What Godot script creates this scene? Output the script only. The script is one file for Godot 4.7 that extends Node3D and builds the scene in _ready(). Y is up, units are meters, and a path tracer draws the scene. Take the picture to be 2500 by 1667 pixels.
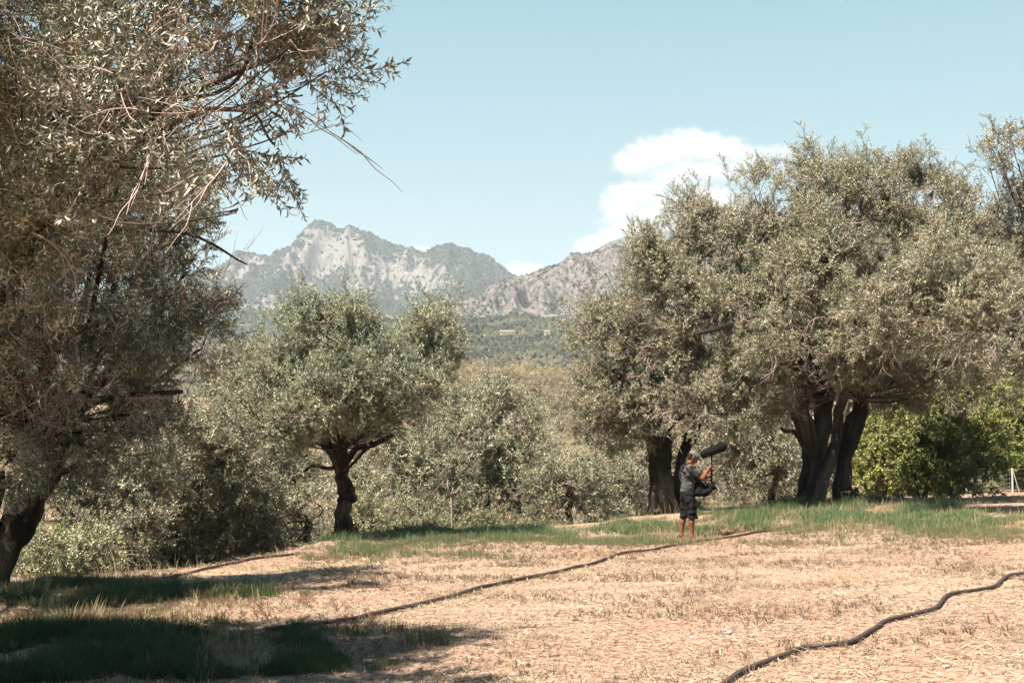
extends Node3D
# An olive grove on a dry terrace, mountains behind. x right, y up, -z away from the camera; depth d = -z.
const F := 3472.0
const CAM_H := 1.6
const PITCH := 4.22
var rng := RandomNumberGenerator.new()
var nz := FastNoiseLite.new()      # unit noise, scaled by its callers
var nf := FastNoiseLite.new()      # fractal
var nr := FastNoiseLite.new()      # ridged
var names := {}
var M := {}
var G := {}                        # shared meshes

# ------------------------------------------------------------------ helpers
class Buf:
	var v := PackedVector3Array()
	var n := PackedVector3Array()
	var c := PackedColorArray()
	var ix := PackedInt32Array()
	func add(p: Vector3, nn: Vector3, col: Color) -> int:
		v.append(p); n.append(nn); c.append(col)
		return v.size() - 1
	func tri(a: int, b: int, d: int) -> void:
		ix.append(a); ix.append(b); ix.append(d)
	func flat(a: Vector3, b: Vector3, d: Vector3, col: Color) -> void:
		var nn := (d - a).cross(b - a).normalized()
		tri(add(a, nn, col), add(b, nn, col), add(d, nn, col))
	func mesh() -> ArrayMesh:
		var arr := []
		arr.resize(Mesh.ARRAY_MAX)
		arr[Mesh.ARRAY_VERTEX] = v
		arr[Mesh.ARRAY_NORMAL] = n
		arr[Mesh.ARRAY_COLOR] = c
		arr[Mesh.ARRAY_INDEX] = ix
		var m := ArrayMesh.new()
		m.add_surface_from_arrays(Mesh.PRIMITIVE_TRIANGLES, arr)
		return m

func numbered(s: String) -> String:
	if not names.has(s):
		names[s] = 0
		return s
	names[s] += 1
	return "%s_%03d" % [s, names[s]]

func tag(o: Node, label := "", category := "", group := "", kind := "") -> void:
	if label: o.set_meta("label", label)
	if category: o.set_meta("category", category)
	if group: o.set_meta("group", group)
	if kind: o.set_meta("kind", kind)

func thing(called: String, label: String, category: String, at := Vector3.ZERO, group := "") -> Node3D:
	var o := Node3D.new()
	o.name = numbered(called)
	o.position = at
	add_child(o)
	tag(o, label, category, group)
	return o

func part(called: String, mesh: Mesh, mat: Material, parent: Node = self) -> MeshInstance3D:
	var o := MeshInstance3D.new()
	o.mesh = mesh
	o.material_override = mat
	if parent == self:
		o.name = numbered(called)
	else:
		var k := 0
		o.name = called
		if parent.has_meta("_n_" + called):
			k = parent.get_meta("_n_" + called)
			o.name = "%s_%03d" % [called, k]
		parent.set_meta("_n_" + called, k + 1)
	parent.add_child(o, true)
	return o

func scatter(called: String, mesh: Mesh, mat: Material, xf: Array, cols: PackedColorArray, parent: Node = self) -> void:
	if xf.is_empty():
		return
	var mm := MultiMesh.new()
	mm.transform_format = MultiMesh.TRANSFORM_3D
	mm.use_colors = true
	mm.mesh = mesh
	mm.instance_count = xf.size()
	for i in xf.size():
		mm.set_instance_transform(i, xf[i])
		mm.set_instance_color(i, cols[i])
	var o := MultiMeshInstance3D.new()
	o.multimesh = mm
	o.material_override = mat
	if parent == self:
		o.name = numbered(called)
	else:
		var k: int = parent.get_meta("_n_" + called, 0)
		o.name = called if k == 0 else "%s_%03d" % [called, k]
		parent.set_meta("_n_" + called, k + 1)
	o.set_meta("kind", "stuff")
	parent.add_child(o, true)

func rf(a: float, b: float) -> float:
	return rng.randf_range(a, b)

func rdir() -> Vector3:
	var y := rf(-1, 1)
	var a := rf(0, TAU)
	var r := sqrt(1 - y * y)
	return Vector3(r * cos(a), y, r * sin(a))

# where the point seen at (u, v) of the 2500-wide photograph lies when it stands d metres away
func P(u: float, v: float, d: float) -> Vector3:
	var c := cos(deg_to_rad(PITCH)); var s := sin(deg_to_rad(PITCH))
	var x := (u - 1250.0) / F
	var y := (833.5 - v) / F
	var k := d / (c - y * s)
	return Vector3(x * k, CAM_H + (y * c + s) * k, -d)

func onto_ground(u: float, v: float) -> Vector3:
	var d := 6.0
	while d < 60.0:
		var p := P(u, v, d)
		if p.y <= ground(p.x, d):
			return Vector3(p.x, ground(p.x, d), -d)
		d += 0.1
	return P(u, v, 45.0)

func inside(poly: PackedVector2Array, x: float, y: float) -> bool:
	return Geometry2D.is_point_in_polygon(Vector2(x, y), poly)

func along(tab: Array, x: float) -> float:      # [x, y] pairs, straight between them
	if x <= tab[0][0]: return tab[0][1]
	for i in range(1, tab.size()):
		if x <= tab[i][0]:
			return lerpf(tab[i - 1][1], tab[i][1], (x - tab[i - 1][0]) / (tab[i][0] - tab[i - 1][0]))
	return tab[-1][1]

func tube(b: Buf, pts: Array, rad: Array, sides: int, col: Color, flute := 0.0, steps := 4, wob := 0.0) -> void:
	# a swept tube through pts (Catmull-Rom), fluted and knotted like an old trunk when asked
	var cv: Array[Vector3] = []
	var cr: Array[float] = []
	var n := pts.size()
	for i in n - 1:
		var p0: Vector3 = pts[maxi(i - 1, 0)]; var p1: Vector3 = pts[i]; var p2: Vector3 = pts[i + 1]; var p3: Vector3 = pts[mini(i + 2, n - 1)]
		for k in steps:
			var t := float(k) / steps
			cv.append(p1.cubic_interpolate(p2, p0, p3, t))
			cr.append(lerpf(rad[i], rad[i + 1], t))
	cv.append(pts[-1]); cr.append(rad[-1])
	var side := Vector3(0.31, 0.1, 0.94)
	var base := b.v.size()
	var seed_off: float = pts[0].x * 7.3 + pts[0].z * 3.1 + pts[0].y * 11.0
	for i in cv.size():
		var t := (cv[mini(i + 1, cv.size() - 1)] - cv[maxi(i - 1, 0)]).normalized()
		side = (side - t * side.dot(t))
		if side.length() < 0.05: side = t.cross(Vector3(0.2, 0.5, 0.8))
		side = side.normalized()
		var up := t.cross(side)
		var w := Vector3.ZERO
		if wob > 0.0:
			w = Vector3(nz.get_noise_2d(i * 9.0 + seed_off, 3.0), nz.get_noise_2d(i * 9.0 + seed_off, 47.0), nz.get_noise_2d(i * 9.0, seed_off + 90.0)) * wob
		for k in sides:
			var a := TAU * k / sides
			var r := cr[i]
			if flute > 0.0:
				r *= 1.0 + flute * (0.5 * sin(3.0 * a + i * 0.07 + seed_off) + 0.35 * sin(7.0 * a - i * 0.05 + seed_off * 2.0) + 1.1 * nz.get_noise_3d(cos(a) * 30.0, sin(a) * 30.0 + seed_off * 5.0, i * 3.2) + 0.8 * nz.get_noise_3d(cos(a) * 120.0, sin(a) * 120.0 + seed_off * 5.0, i * 5.0))
			var o := side * cos(a) + up * sin(a)
			var cc := col
			if flute > 0.0:
				var q := clampf(0.95 + 1.4 * nz.get_noise_3d(cos(a) * 30.0 + seed_off * 9.0, sin(a) * 30.0, i * 2.5) + 0.8 * nz.get_noise_3d(cos(a) * 150.0, sin(a) * 150.0 + seed_off, i * 6.0), 0.4, 2.8)
				cc = Color(col.r * q, col.g * q, col.b * q)
			b.add(cv[i] + w + o * r, o, cc)
	for i in cv.size() - 1:
		for k in sides:
			var a0 := base + i * sides + k; var a1 := base + i * sides + (k + 1) % sides
			var b0 := a0 + sides; var b1 := a1 + sides
			b.tri(a0, b0, a1); b.tri(a1, b0, b1)
	var e := b.add(cv[-1] + (cv[-1] - cv[-2]).normalized() * cr[-1] * 0.3, (cv[-1] - cv[-2]).normalized(), col)
	var lastr := base + (cv.size() - 1) * sides
	for k in sides:
		b.tri(lastr + k, e, lastr + (k + 1) % sides)

func renormal(b: Buf) -> void:     # smooth normals from the faces (for shapes pushed about after they were made)
	var acc := PackedVector3Array()
	acc.resize(b.v.size())
	for i in range(0, b.ix.size(), 3):
		var p := b.v[b.ix[i]]; var q := b.v[b.ix[i + 1]]; var r := b.v[b.ix[i + 2]]
		var nn := (r - p).cross(q - p)
		for k in 3:
			acc[b.ix[i + k]] += nn
	for i in acc.size():
		b.n[i] = acc[i].normalized()

# ------------------------------------------------------------------ the ground's height
var tps_p: Array[Vector2] = []
var tps_w := PackedFloat64Array()
const CREST := [[-20.0, 19.5], [-8.0, 21.5], [-6.3, 22.6], [-5.2, 24.2], [-3.6, 28.5], [-2.0, 30.5], [2.0, 33.0], [5.0, 37.0], [9.0, 40.0], [13.0, 43.0], [30.0, 46.0]]
const DROP := [[-20.0, 0.5], [-7.0, 0.5], [-4.5, 1.0], [-2.0, 1.7], [6.0, 1.8], [11.0, 0.8], [16.0, 0.3]]
const VALLEY := [[0.0, -2.3], [45.0, -2.4], [75.0, -2.0], [120.0, -0.3], [160.0, 2.2], [180.0, 3.4], [210.0, 6.3], [265.0, 11.2], [330.0, 12.5], [450.0, 16.0], [700.0, 28.0], [1000.0, 50.0], [1400.0, 60.0]]

func solve_terrace() -> void:      # a thin plate through points read off the photograph
	var c := [[0, 1667, 10.4], [1250, 1667, 9.8], [2500, 1667, 8.8], [0, 1430, 20.0], [680, 1545, 12.8], [1370, 1400, 19.0], [1680, 1322, 27.5],
		[1930, 1290, 29.0], [2500, 1400, 16.0], [1790, 1667, 9.3], [2050, 1217, 33.0], [2230, 1228, 34.0], [2472, 1205, 40.0], [2400, 1300, 24.0], [840, 1306, 29.0],
		[1020, 1297, 30.0], [760, 1350, 26.0], [500, 1380, 24.0], [280, 1408, 22.5], [1615, 1254, 35.0], [1400, 1290, 32.0], [2330, 1218, 39.0], [200, 1520, 14.2], [1000, 1440, 17.0]]
	var n := c.size()
	var ys := []
	for q in c:
		var p := P(q[0], q[1], q[2])
		tps_p.append(Vector2(p.x, q[2]))
		ys.append(p.y)
	var m := n + 3
	var A := []
	for i in m:
		var row := PackedFloat64Array(); row.resize(m + 1)
		A.append(row)
	for i in n:
		for k in n:
			A[i][k] = kern(tps_p[i].distance_squared_to(tps_p[k]))
		A[i][i] += 3.0
		A[i][n] = 1.0; A[i][n + 1] = tps_p[i].x; A[i][n + 2] = tps_p[i].y
		A[n][i] = 1.0; A[n + 1][i] = tps_p[i].x; A[n + 2][i] = tps_p[i].y
		A[i][m] = ys[i]
	for i in m:
		var best := i
		for r in range(i + 1, m):
			if absf(A[r][i]) > absf(A[best][i]): best = r
		var tmp = A[i]; A[i] = A[best]; A[best] = tmp
		for r in range(i + 1, m):
			var f: float = A[r][i] / A[i][i]
			if f != 0.0:
				for k in range(i, m + 1): A[r][k] -= f * A[i][k]
	tps_w.resize(m)
	for i in range(m - 1, -1, -1):
		var s: float = A[i][m]
		for k in range(i + 1, m): s -= A[i][k] * tps_w[k]
		tps_w[i] = s / A[i][i]

func kern(r2: float) -> float:
	return 0.0 if r2 < 1e-9 else 0.5 * r2 * log(r2)

func terrace(x: float, d: float) -> float:
	var q := Vector2(clampf(x, -10.0, 15.0), clampf(d, 7.0, 41.0))
	var n := tps_p.size()
	var s := tps_w[n] + tps_w[n + 1] * q.x + tps_w[n + 2] * q.y
	for i in n:
		s += tps_w[i] * kern(q.distance_squared_to(tps_p[i]))
	return s

func height(x: float, d: float) -> float:
	var e := along(CREST, x)
	var h := terrace(x, minf(d, e))
	var s := d - e
	if s > 0.0:
		h -= along(DROP, x) * smoothstep(0.0, 4.5, s) + 0.02 * s
	var val := along(VALLEY, d) + clampf(x, -60.0, 60.0) * 0.012
	if d > 50.0: val += 1.2 * nf.get_noise_2d(x * 0.6, d * 0.6) * smoothstep(50.0, 90.0, d)
	h = lerpf(h, val, smoothstep(e + 4.0, e + 40.0, d))
	h += 0.05 * nz.get_noise_2d(x * 14.0, d * 14.0) + 0.018 * nz.get_noise_2d(x * 70.0 + 90.0, d * 70.0)
	return h

const GX0 := -18.0
const GD0 := -4.0
const GS := 0.25
const GW := 177
const GN := 233
var grid := PackedFloat32Array()

func ground(x: float, d: float) -> float:
	var fx := (x - GX0) / GS; var fd := (d - GD0) / GS
	var i := int(floor(fx)); var k := int(floor(fd))
	if i < 0 or k < 0 or i >= GW - 1 or k >= GN - 1:
		return height(x, d)
	fx -= i; fd -= k
	return lerpf(lerpf(grid[k * GW + i], grid[k * GW + i + 1], fx), lerpf(grid[(k + 1) * GW + i], grid[(k + 1) * GW + i + 1], fx), fd)

func stand(x: float, d: float) -> Vector3:
	return Vector3(x, ground(x, d), -d)

# ------------------------------------------------------------------ materials and small shared meshes
func noise_tex(size: int, freq: float, oct: int, cols: Array, seed_: int, normal := false, strength := 4.0) -> NoiseTexture2D:
	var n := FastNoiseLite.new()
	n.seed = seed_
	n.noise_type = FastNoiseLite.TYPE_SIMPLEX_SMOOTH
	n.frequency = freq
	n.fractal_octaves = oct
	var t := NoiseTexture2D.new()
	t.width = size; t.height = size
	t.seamless = true
	t.noise = n
	if normal:
		t.as_normal_map = true
		t.bump_strength = strength
	elif cols:
		var g := Gradient.new()
		g.offsets = PackedFloat32Array()
		g.colors = PackedColorArray()
		var offs := PackedFloat32Array(); var cc := PackedColorArray()
		for i in cols.size():
			offs.append(cols[i][0])
			cc.append(Color(cols[i][1], cols[i][2], cols[i][3]).linear_to_srgb())
		g.offsets = offs; g.colors = cc
		t.color_ramp = g
	return t

func mat(called: String, rough: float, vcol := true, color := Color.WHITE) -> StandardMaterial3D:
	var m := StandardMaterial3D.new()
	m.resource_name = called
	m.roughness = rough
	m.vertex_color_use_as_albedo = vcol
	m.albedo_color = Color(color.r * 0.8, color.g * 0.8, color.b * 0.8).linear_to_srgb()
	m.metallic_specular = 0.3
	M[called] = m
	return m

func materials() -> void:
	var leaf := mat("leaf", 0.45, true, Color(0.77, 0.775, 0.80))
	leaf.metallic_specular = 0.5
	leaf.backlight_enabled = true
	leaf.backlight = Color(0.12, 0.12, 0.07)
	leaf.cull_mode = BaseMaterial3D.CULL_DISABLED
	var lawn := mat("grass", 0.65, true, Color(0.74, 0.74, 0.77))
	lawn.backlight_enabled = true
	lawn.backlight = Color(0.2, 0.21, 0.11)
	lawn.cull_mode = BaseMaterial3D.CULL_DISABLED
	var bark := mat("bark", 0.95)
	bark.albedo_texture = noise_tex(512, 0.02, 5, [[0.0, 0.35, 0.32, 0.3], [0.42, 0.7, 0.66, 0.62], [0.55, 1.0, 0.95, 0.9], [1.0, 1.5, 1.45, 1.4]], 5)
	bark.uv1_triplanar = true
	bark.uv1_scale = Vector3(3.4, 0.7, 3.4)
	bark.heightmap_enabled = true
	bark.heightmap_texture = noise_tex(512, 0.03, 4, [], 6)
	bark.heightmap_scale = 3.5
	mat("twig", 0.9, true, Color(0.72, 0.70, 0.70))
	var soil := mat("soil", 0.97, true, Color(0.77, 0.765, 0.82))
	soil.albedo_texture = noise_tex(1024, 0.035, 6, [[0.0, 0.36, 0.28, 0.22], [0.30, 0.58, 0.48, 0.40], [0.42, 0.84, 0.78, 0.72], [0.55, 0.98, 0.96, 0.93], [0.7, 1.0, 1.0, 1.0], [1.0, 1.0, 1.0, 1.0]], 11)
	soil.uv1_triplanar = true
	soil.uv1_world_triplanar = true
	soil.uv1_scale = Vector3(0.37, 0.37, 0.37)
	soil.heightmap_enabled = true
	soil.heightmap_texture = noise_tex(1024, 0.06, 5, [], 12)
	soil.heightmap_scale = 1.6
	soil.metallic_specular = 0.15
	var rock := mat("rock", 0.95, true, Color(0.74, 0.75, 0.75))
	rock.albedo_texture = noise_tex(1024, 0.012, 7, [[0.0, 0.2, 0.2, 0.21], [0.38, 0.55, 0.55, 0.56], [0.5, 0.9, 0.89, 0.88], [0.65, 1.0, 1.0, 1.0], [1.0, 1.0, 1.0, 1.0]], 21)
	rock.uv1_triplanar = true
	rock.uv1_world_triplanar = true
	rock.uv1_scale = Vector3(0.013, 0.006, 0.013)
	rock.metallic_specular = 0.1
	var hose := mat("hose", 0.6, false, Color(0.085, 0.062, 0.058))
	hose.albedo_texture = noise_tex(256, 0.03, 4, [[0.0, 0.6, 0.6, 0.6], [0.5, 0.8, 0.75, 0.75], [0.7, 1.0, 0.95, 0.9], [1.0, 1.0, 1.0, 1.0]], 33)
	hose.uv1_scale = Vector3(3, 3, 3)
	hose.heightmap_enabled = true
	hose.uv1_triplanar = true
	hose.heightmap_texture = noise_tex(256, 0.05, 3, [], 31)
	hose.heightmap_scale = 0.3
	mat("stone", 0.9, true, Color(0.68, 0.66, 0.68))
	mat("paint", 0.6)
	mat("skin", 0.6, true, Color(0.55, 0.5, 0.5))
	mat("cloth", 0.95, true, Color(0.54, 0.53, 0.54))

func leaf_at(b: Buf, at: Vector3, dir: Vector3, upv: Vector3, ln: float, wd: float, col: Color, fold := 0.25) -> void:
	# a lance-shaped leaf of four triangles, folded along its midrib and bent at the tip
	var side := dir.cross(upv).normalized()
	var nn := side.cross(dir).normalized()
	var a := at
	var m1 := at + dir * ln * 0.42 + nn * ln * 0.03
	var tip := at + dir * ln - nn * ln * 0.10
	var l := m1 + side * wd * 0.5 + nn * wd * fold
	var r := m1 - side * wd * 0.5 + nn * wd * fold
	b.flat(a, l, m1, col); b.flat(a, m1, r, col)
	b.flat(l, tip, m1, col); b.flat(m1, tip, r, col)

func leaf_color(kind: int) -> Color:
	var t := rng.randf()
	if kind == 1:    # a dead spray
		return Color(0.36, 0.15, 0.06).lerp(Color(0.2, 0.1, 0.05), t)
	if kind == 2:    # broad shrub
		return Color(0.26, 0.29, 0.10).lerp(Color(0.11, 0.145, 0.05), t)
	if t < 0.38:
		return Color(0.115, 0.128, 0.068).lerp(Color(0.19, 0.20, 0.115), rng.randf())
	if t < 0.74:
		return Color(0.26, 0.253, 0.17).lerp(Color(0.37, 0.35, 0.25), rng.randf())
	return Color(0.50, 0.47, 0.38).lerp(Color(0.68, 0.64, 0.54), rng.randf())

func make_sprig(side_twigs: int, ln: float, ll: float, kind: int, droop: float) -> ArrayMesh:
	# a leafy olive shoot of length ln along +y with side shoots
	var b := Buf.new()
	var wood := Color(0.22, 0.17, 0.13)
	var stems := []
	var axis := [Vector3.ZERO]
	var dirv := Vector3(0, 1, 0)
	var lean := Vector3(rf(-1, 1), 0, rf(-1, 1)).normalized()
	for i in 5:
		dirv = (dirv + lean * 0.14 + Vector3(0, -droop, 0) * i * 0.2 + Vector3(rf(-1, 1), 0, rf(-1, 1)) * 0.08).normalized()
		axis.append(axis[-1] + dirv * ln / 5.0)
	stems.append(axis)
	for s in side_twigs:
		var k := 1 + s % 3
		var st := [axis[k].lerp(axis[k + 1], rng.randf())]
		var a := rf(0, TAU)
		var dv := Vector3(cos(a), rf(0.5, 1.1), sin(a)).normalized()
		var l2 := ln * rf(0.35, 0.6)
		for i in 3:
			dv = (dv + Vector3(0, 0.15 - droop * 1.2, 0) + rdir() * 0.12).normalized()
			st.append(st[-1] + dv * l2 / 3.0)
		stems.append(st)
	for st in stems:
		tube(b, st, range(st.size()).map(func(i): return lerpf(0.0035, 0.0012, float(i) / st.size())), 3, wood, 0.0, 1)
		var total: float = 0.0
		for i in st.size() - 1: total += st[i].distance_to(st[i + 1])
		var gap := ll * 0.40
		var at := gap * 1.2
		var roll := rf(0, TAU)
		while at < total:
			var q: float = at / total * (st.size() - 1)
			var i := mini(int(q), st.size() - 2)
			var p: Vector3 = st[i].lerp(st[i + 1], q - i)
			var t: Vector3 = (st[i + 1] - st[i]).normalized()
			var o := t.cross(Vector3(0.3, 0.2, 0.9)).normalized().rotated(t, roll)
			for sgn in [-1.0, 1.0]:
				if rng.randf() < 0.12: continue
				var dv: Vector3 = (o * sgn * rf(0.7, 1.1) + t * rf(0.5, 1.0) + rdir() * 0.3).normalized()
				var sz := ll * rf(0.7, 1.15) * (1.0 - 0.35 * maxf(0.0, at / total - 0.75) * 4.0 * 0.6)
				var wd := sz * rf(0.23, 0.33) * (2.2 if kind == 2 else 1.0)
				leaf_at(b, p, dv, (t + rdir() * 0.6).normalized(), sz, wd, leaf_color(kind))
			roll += PI * 0.5 + rf(-0.3, 0.3)
			at += gap * rf(0.8, 1.25)
	return b.mesh()

func make_twig(forks: int, ln: float) -> ArrayMesh:
	# a bare, curling pale twig
	var b := Buf.new()
	var pts := [Vector3.ZERO]
	var dv := Vector3(0, 1, 0)
	var lean := Vector3(rf(-1, 1), rf(-0.6, 0.0), rf(-1, 1)).normalized()
	for i in 6:
		dv = (dv + lean * 0.30 + rdir() * 0.16).normalized()
		pts.append(pts[-1] + dv * ln / 6.0)
	var col := Color(0.62, 0.49, 0.44)
	tube(b, pts, [0.006, 0.0055, 0.0047, 0.004, 0.0033, 0.0026, 0.0018], 4, col, 0.0, 2)
	for f in forks:
		var k := 1 + f % 5
		var p := [pts[k]]
		var d2: Vector3 = ((pts[k + 1] - pts[k]).normalized() + rdir() * 0.8).normalized()
		for i in 4:
			d2 = (d2 + lean * 0.22 + rdir() * 0.2).normalized()
			p.append(p[-1] + d2 * ln * rf(0.08, 0.14))
		tube(b, p, [0.0044, 0.0039, 0.0032, 0.0024, 0.0016], 3, col, 0.0, 2)
	return b.mesh()

func make_tuft(blades: int, h: float, spread: float, wd: float, lean: float, tip: Color, root: Color) -> ArrayMesh:
	var b := Buf.new()
	for i in blades:
		var a := rf(0, TAU)
		var o := Vector3(cos(a), 0, sin(a))
		var p := o * sqrt(rng.randf()) * spread
		var hh := h * rf(0.45, 1.1)
		var l := lean * rf(0.2, 1.3)
		var side := o.rotated(Vector3.UP, rf(0.6, 2.4)) * wd * 0.5
		var p1 := p + Vector3(0, hh * 0.55, 0) + o * hh * l * 0.35
		var p2 := p + Vector3(0, hh * rf(0.8, 1.0), 0) + o * hh * l
		var nn := side.cross(Vector3.UP).normalized()
		if nn.dot((p1 - p).cross(side)) < 0.0: nn = -nn
		var t := rf(0.7, 1.25)
		var c0 := Color(root.r * t, root.g * t, root.b * t); var c2 := Color(tip.r * t, tip.g * t, tip.b * t)
		var c1 := c0.lerp(c2, 0.5)
		var i0 := b.add(p - side, nn, c0); var i1 := b.add(p + side, nn, c0)
		var i2 := b.add(p1 - side * 0.8, nn, c1); var i3 := b.add(p1 + side * 0.8, nn, c1)
		var i4 := b.add(p2, nn, c2)
		b.tri(i0, i1, i2); b.tri(i1, i3, i2); b.tri(i2, i3, i4)
	return b.mesh()

func make_litter(n: int, spread: float) -> ArrayMesh:
	# cut straw lying on the ground
	var b := Buf.new()
	for i in n:
		var a := rf(0, TAU)
		var o := Vector3(cos(a), rf(-0.05, 0.22), sin(a)).normalized()
		var p := Vector3(rf(-1, 1), 0, rf(-1, 1)) * spread
		p.y = rf(0.004, 0.02)
		var l := rf(0.03, 0.11)
		var w := Vector3(-o.z, 0, o.x).normalized() * rf(0.002, 0.0042)
		var t := rf(0.75, 1.3)
		var col := Color(0.52 * t, 0.40 * t, 0.275 * t)
		var nn := Vector3(rf(-0.3, 0.3), 1, rf(-0.3, 0.3)).normalized()
		var i0 := b.add(p - w, nn, col); var i1 := b.add(p + w, nn, col)
		var i2 := b.add(p + o * l - w, nn, col); var i3 := b.add(p + o * l + w, nn, col)
		if (o * l).cross(w).y > 0.0:
			b.tri(i0, i1, i2); b.tri(i1, i3, i2)
		else:
			b.tri(i0, i2, i1); b.tri(i1, i2, i3)
	return b.mesh()

func make_lump(seed_: float, rings: int, sides: int, rough: float, col: Color, flat_ := 1.0) -> ArrayMesh:
	# an uneven boulder, clod or distant bush
	var b := Buf.new()
	for i in rings + 1:
		var th := PI * i / rings
		for k in sides:
			var ph := TAU * k / sides
			var d := Vector3(sin(th) * cos(ph), cos(th), sin(th) * sin(ph))
			var r := 1.0 + rough * (nz.get_noise_3d(d.x * 90.0 + seed_, d.y * 90.0, d.z * 90.0) * 1.2 + nz.get_noise_3d(d.x * 260.0, d.y * 260.0 + seed_, d.z * 260.0) * 0.6)
			b.add(Vector3(d.x * r, d.y * r * flat_, d.z * r), d, col)
	for i in rings:
		for k in sides:
			var p := i * sides + k; var q := i * sides + (k + 1) % sides
			b.tri(p, q, p + sides); b.tri(q, q + sides, p + sides)
	renormal(b)
	return b.mesh()

func shapes() -> void:
	G.sprigs = [make_sprig(4, 0.46, 0.068, 0, 0.05), make_sprig(5, 0.50, 0.064, 0, 0.16), make_sprig(3, 0.40, 0.070, 0, 0.0), make_sprig(5, 0.42, 0.060, 0, 0.10)]
	G.dead = make_sprig(2, 0.26, 0.06, 1, 0.2)
	G.broad = [make_sprig(5, 0.40, 0.075, 2, 0.1), make_sprig(4, 0.36, 0.08, 2, 0.0)]
	G.twigs = [make_twig(4, 0.75), make_twig(6, 0.95), make_twig(3, 0.6)]
	G.green = [make_tuft(14, 0.24, 0.07, 0.007, 0.55, Color(0.21, 0.255, 0.135), Color(0.085, 0.105, 0.055)), make_tuft(18, 0.17, 0.09, 0.006, 0.7, Color(0.22, 0.25, 0.14), Color(0.09, 0.105, 0.055))]
	G.dry = [make_tuft(11, 0.15, 0.06, 0.005, 0.8, Color(0.54, 0.43, 0.29), Color(0.42, 0.32, 0.22)), make_tuft(8, 0.10, 0.05, 0.005, 1.0, Color(0.54, 0.42, 0.30), Color(0.40, 0.30, 0.21))]
	G.weed = [make_tuft(13, 0.07, 0.045, 0.009, 1.1, Color(0.31, 0.28, 0.18), Color(0.24, 0.18, 0.12)), make_tuft(9, 0.11, 0.03, 0.007, 0.8, Color(0.28, 0.21, 0.14), Color(0.20, 0.13, 0.09))]
	G.litter = [make_litter(16, 0.16), make_litter(14, 0.2)]
	G.clod = [make_lump(1.0, 4, 6, 0.5, Color(0.40, 0.28, 0.2), 0.6), make_lump(9.0, 4, 6, 0.5, Color(0.44, 0.32, 0.24), 0.5)]
	G.bush = [make_lump(3.0, 5, 8, 0.8, Color(1, 1, 1), 0.85), make_lump(17.0, 5, 8, 0.8, Color(1, 1, 1), 0.7)]

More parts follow.
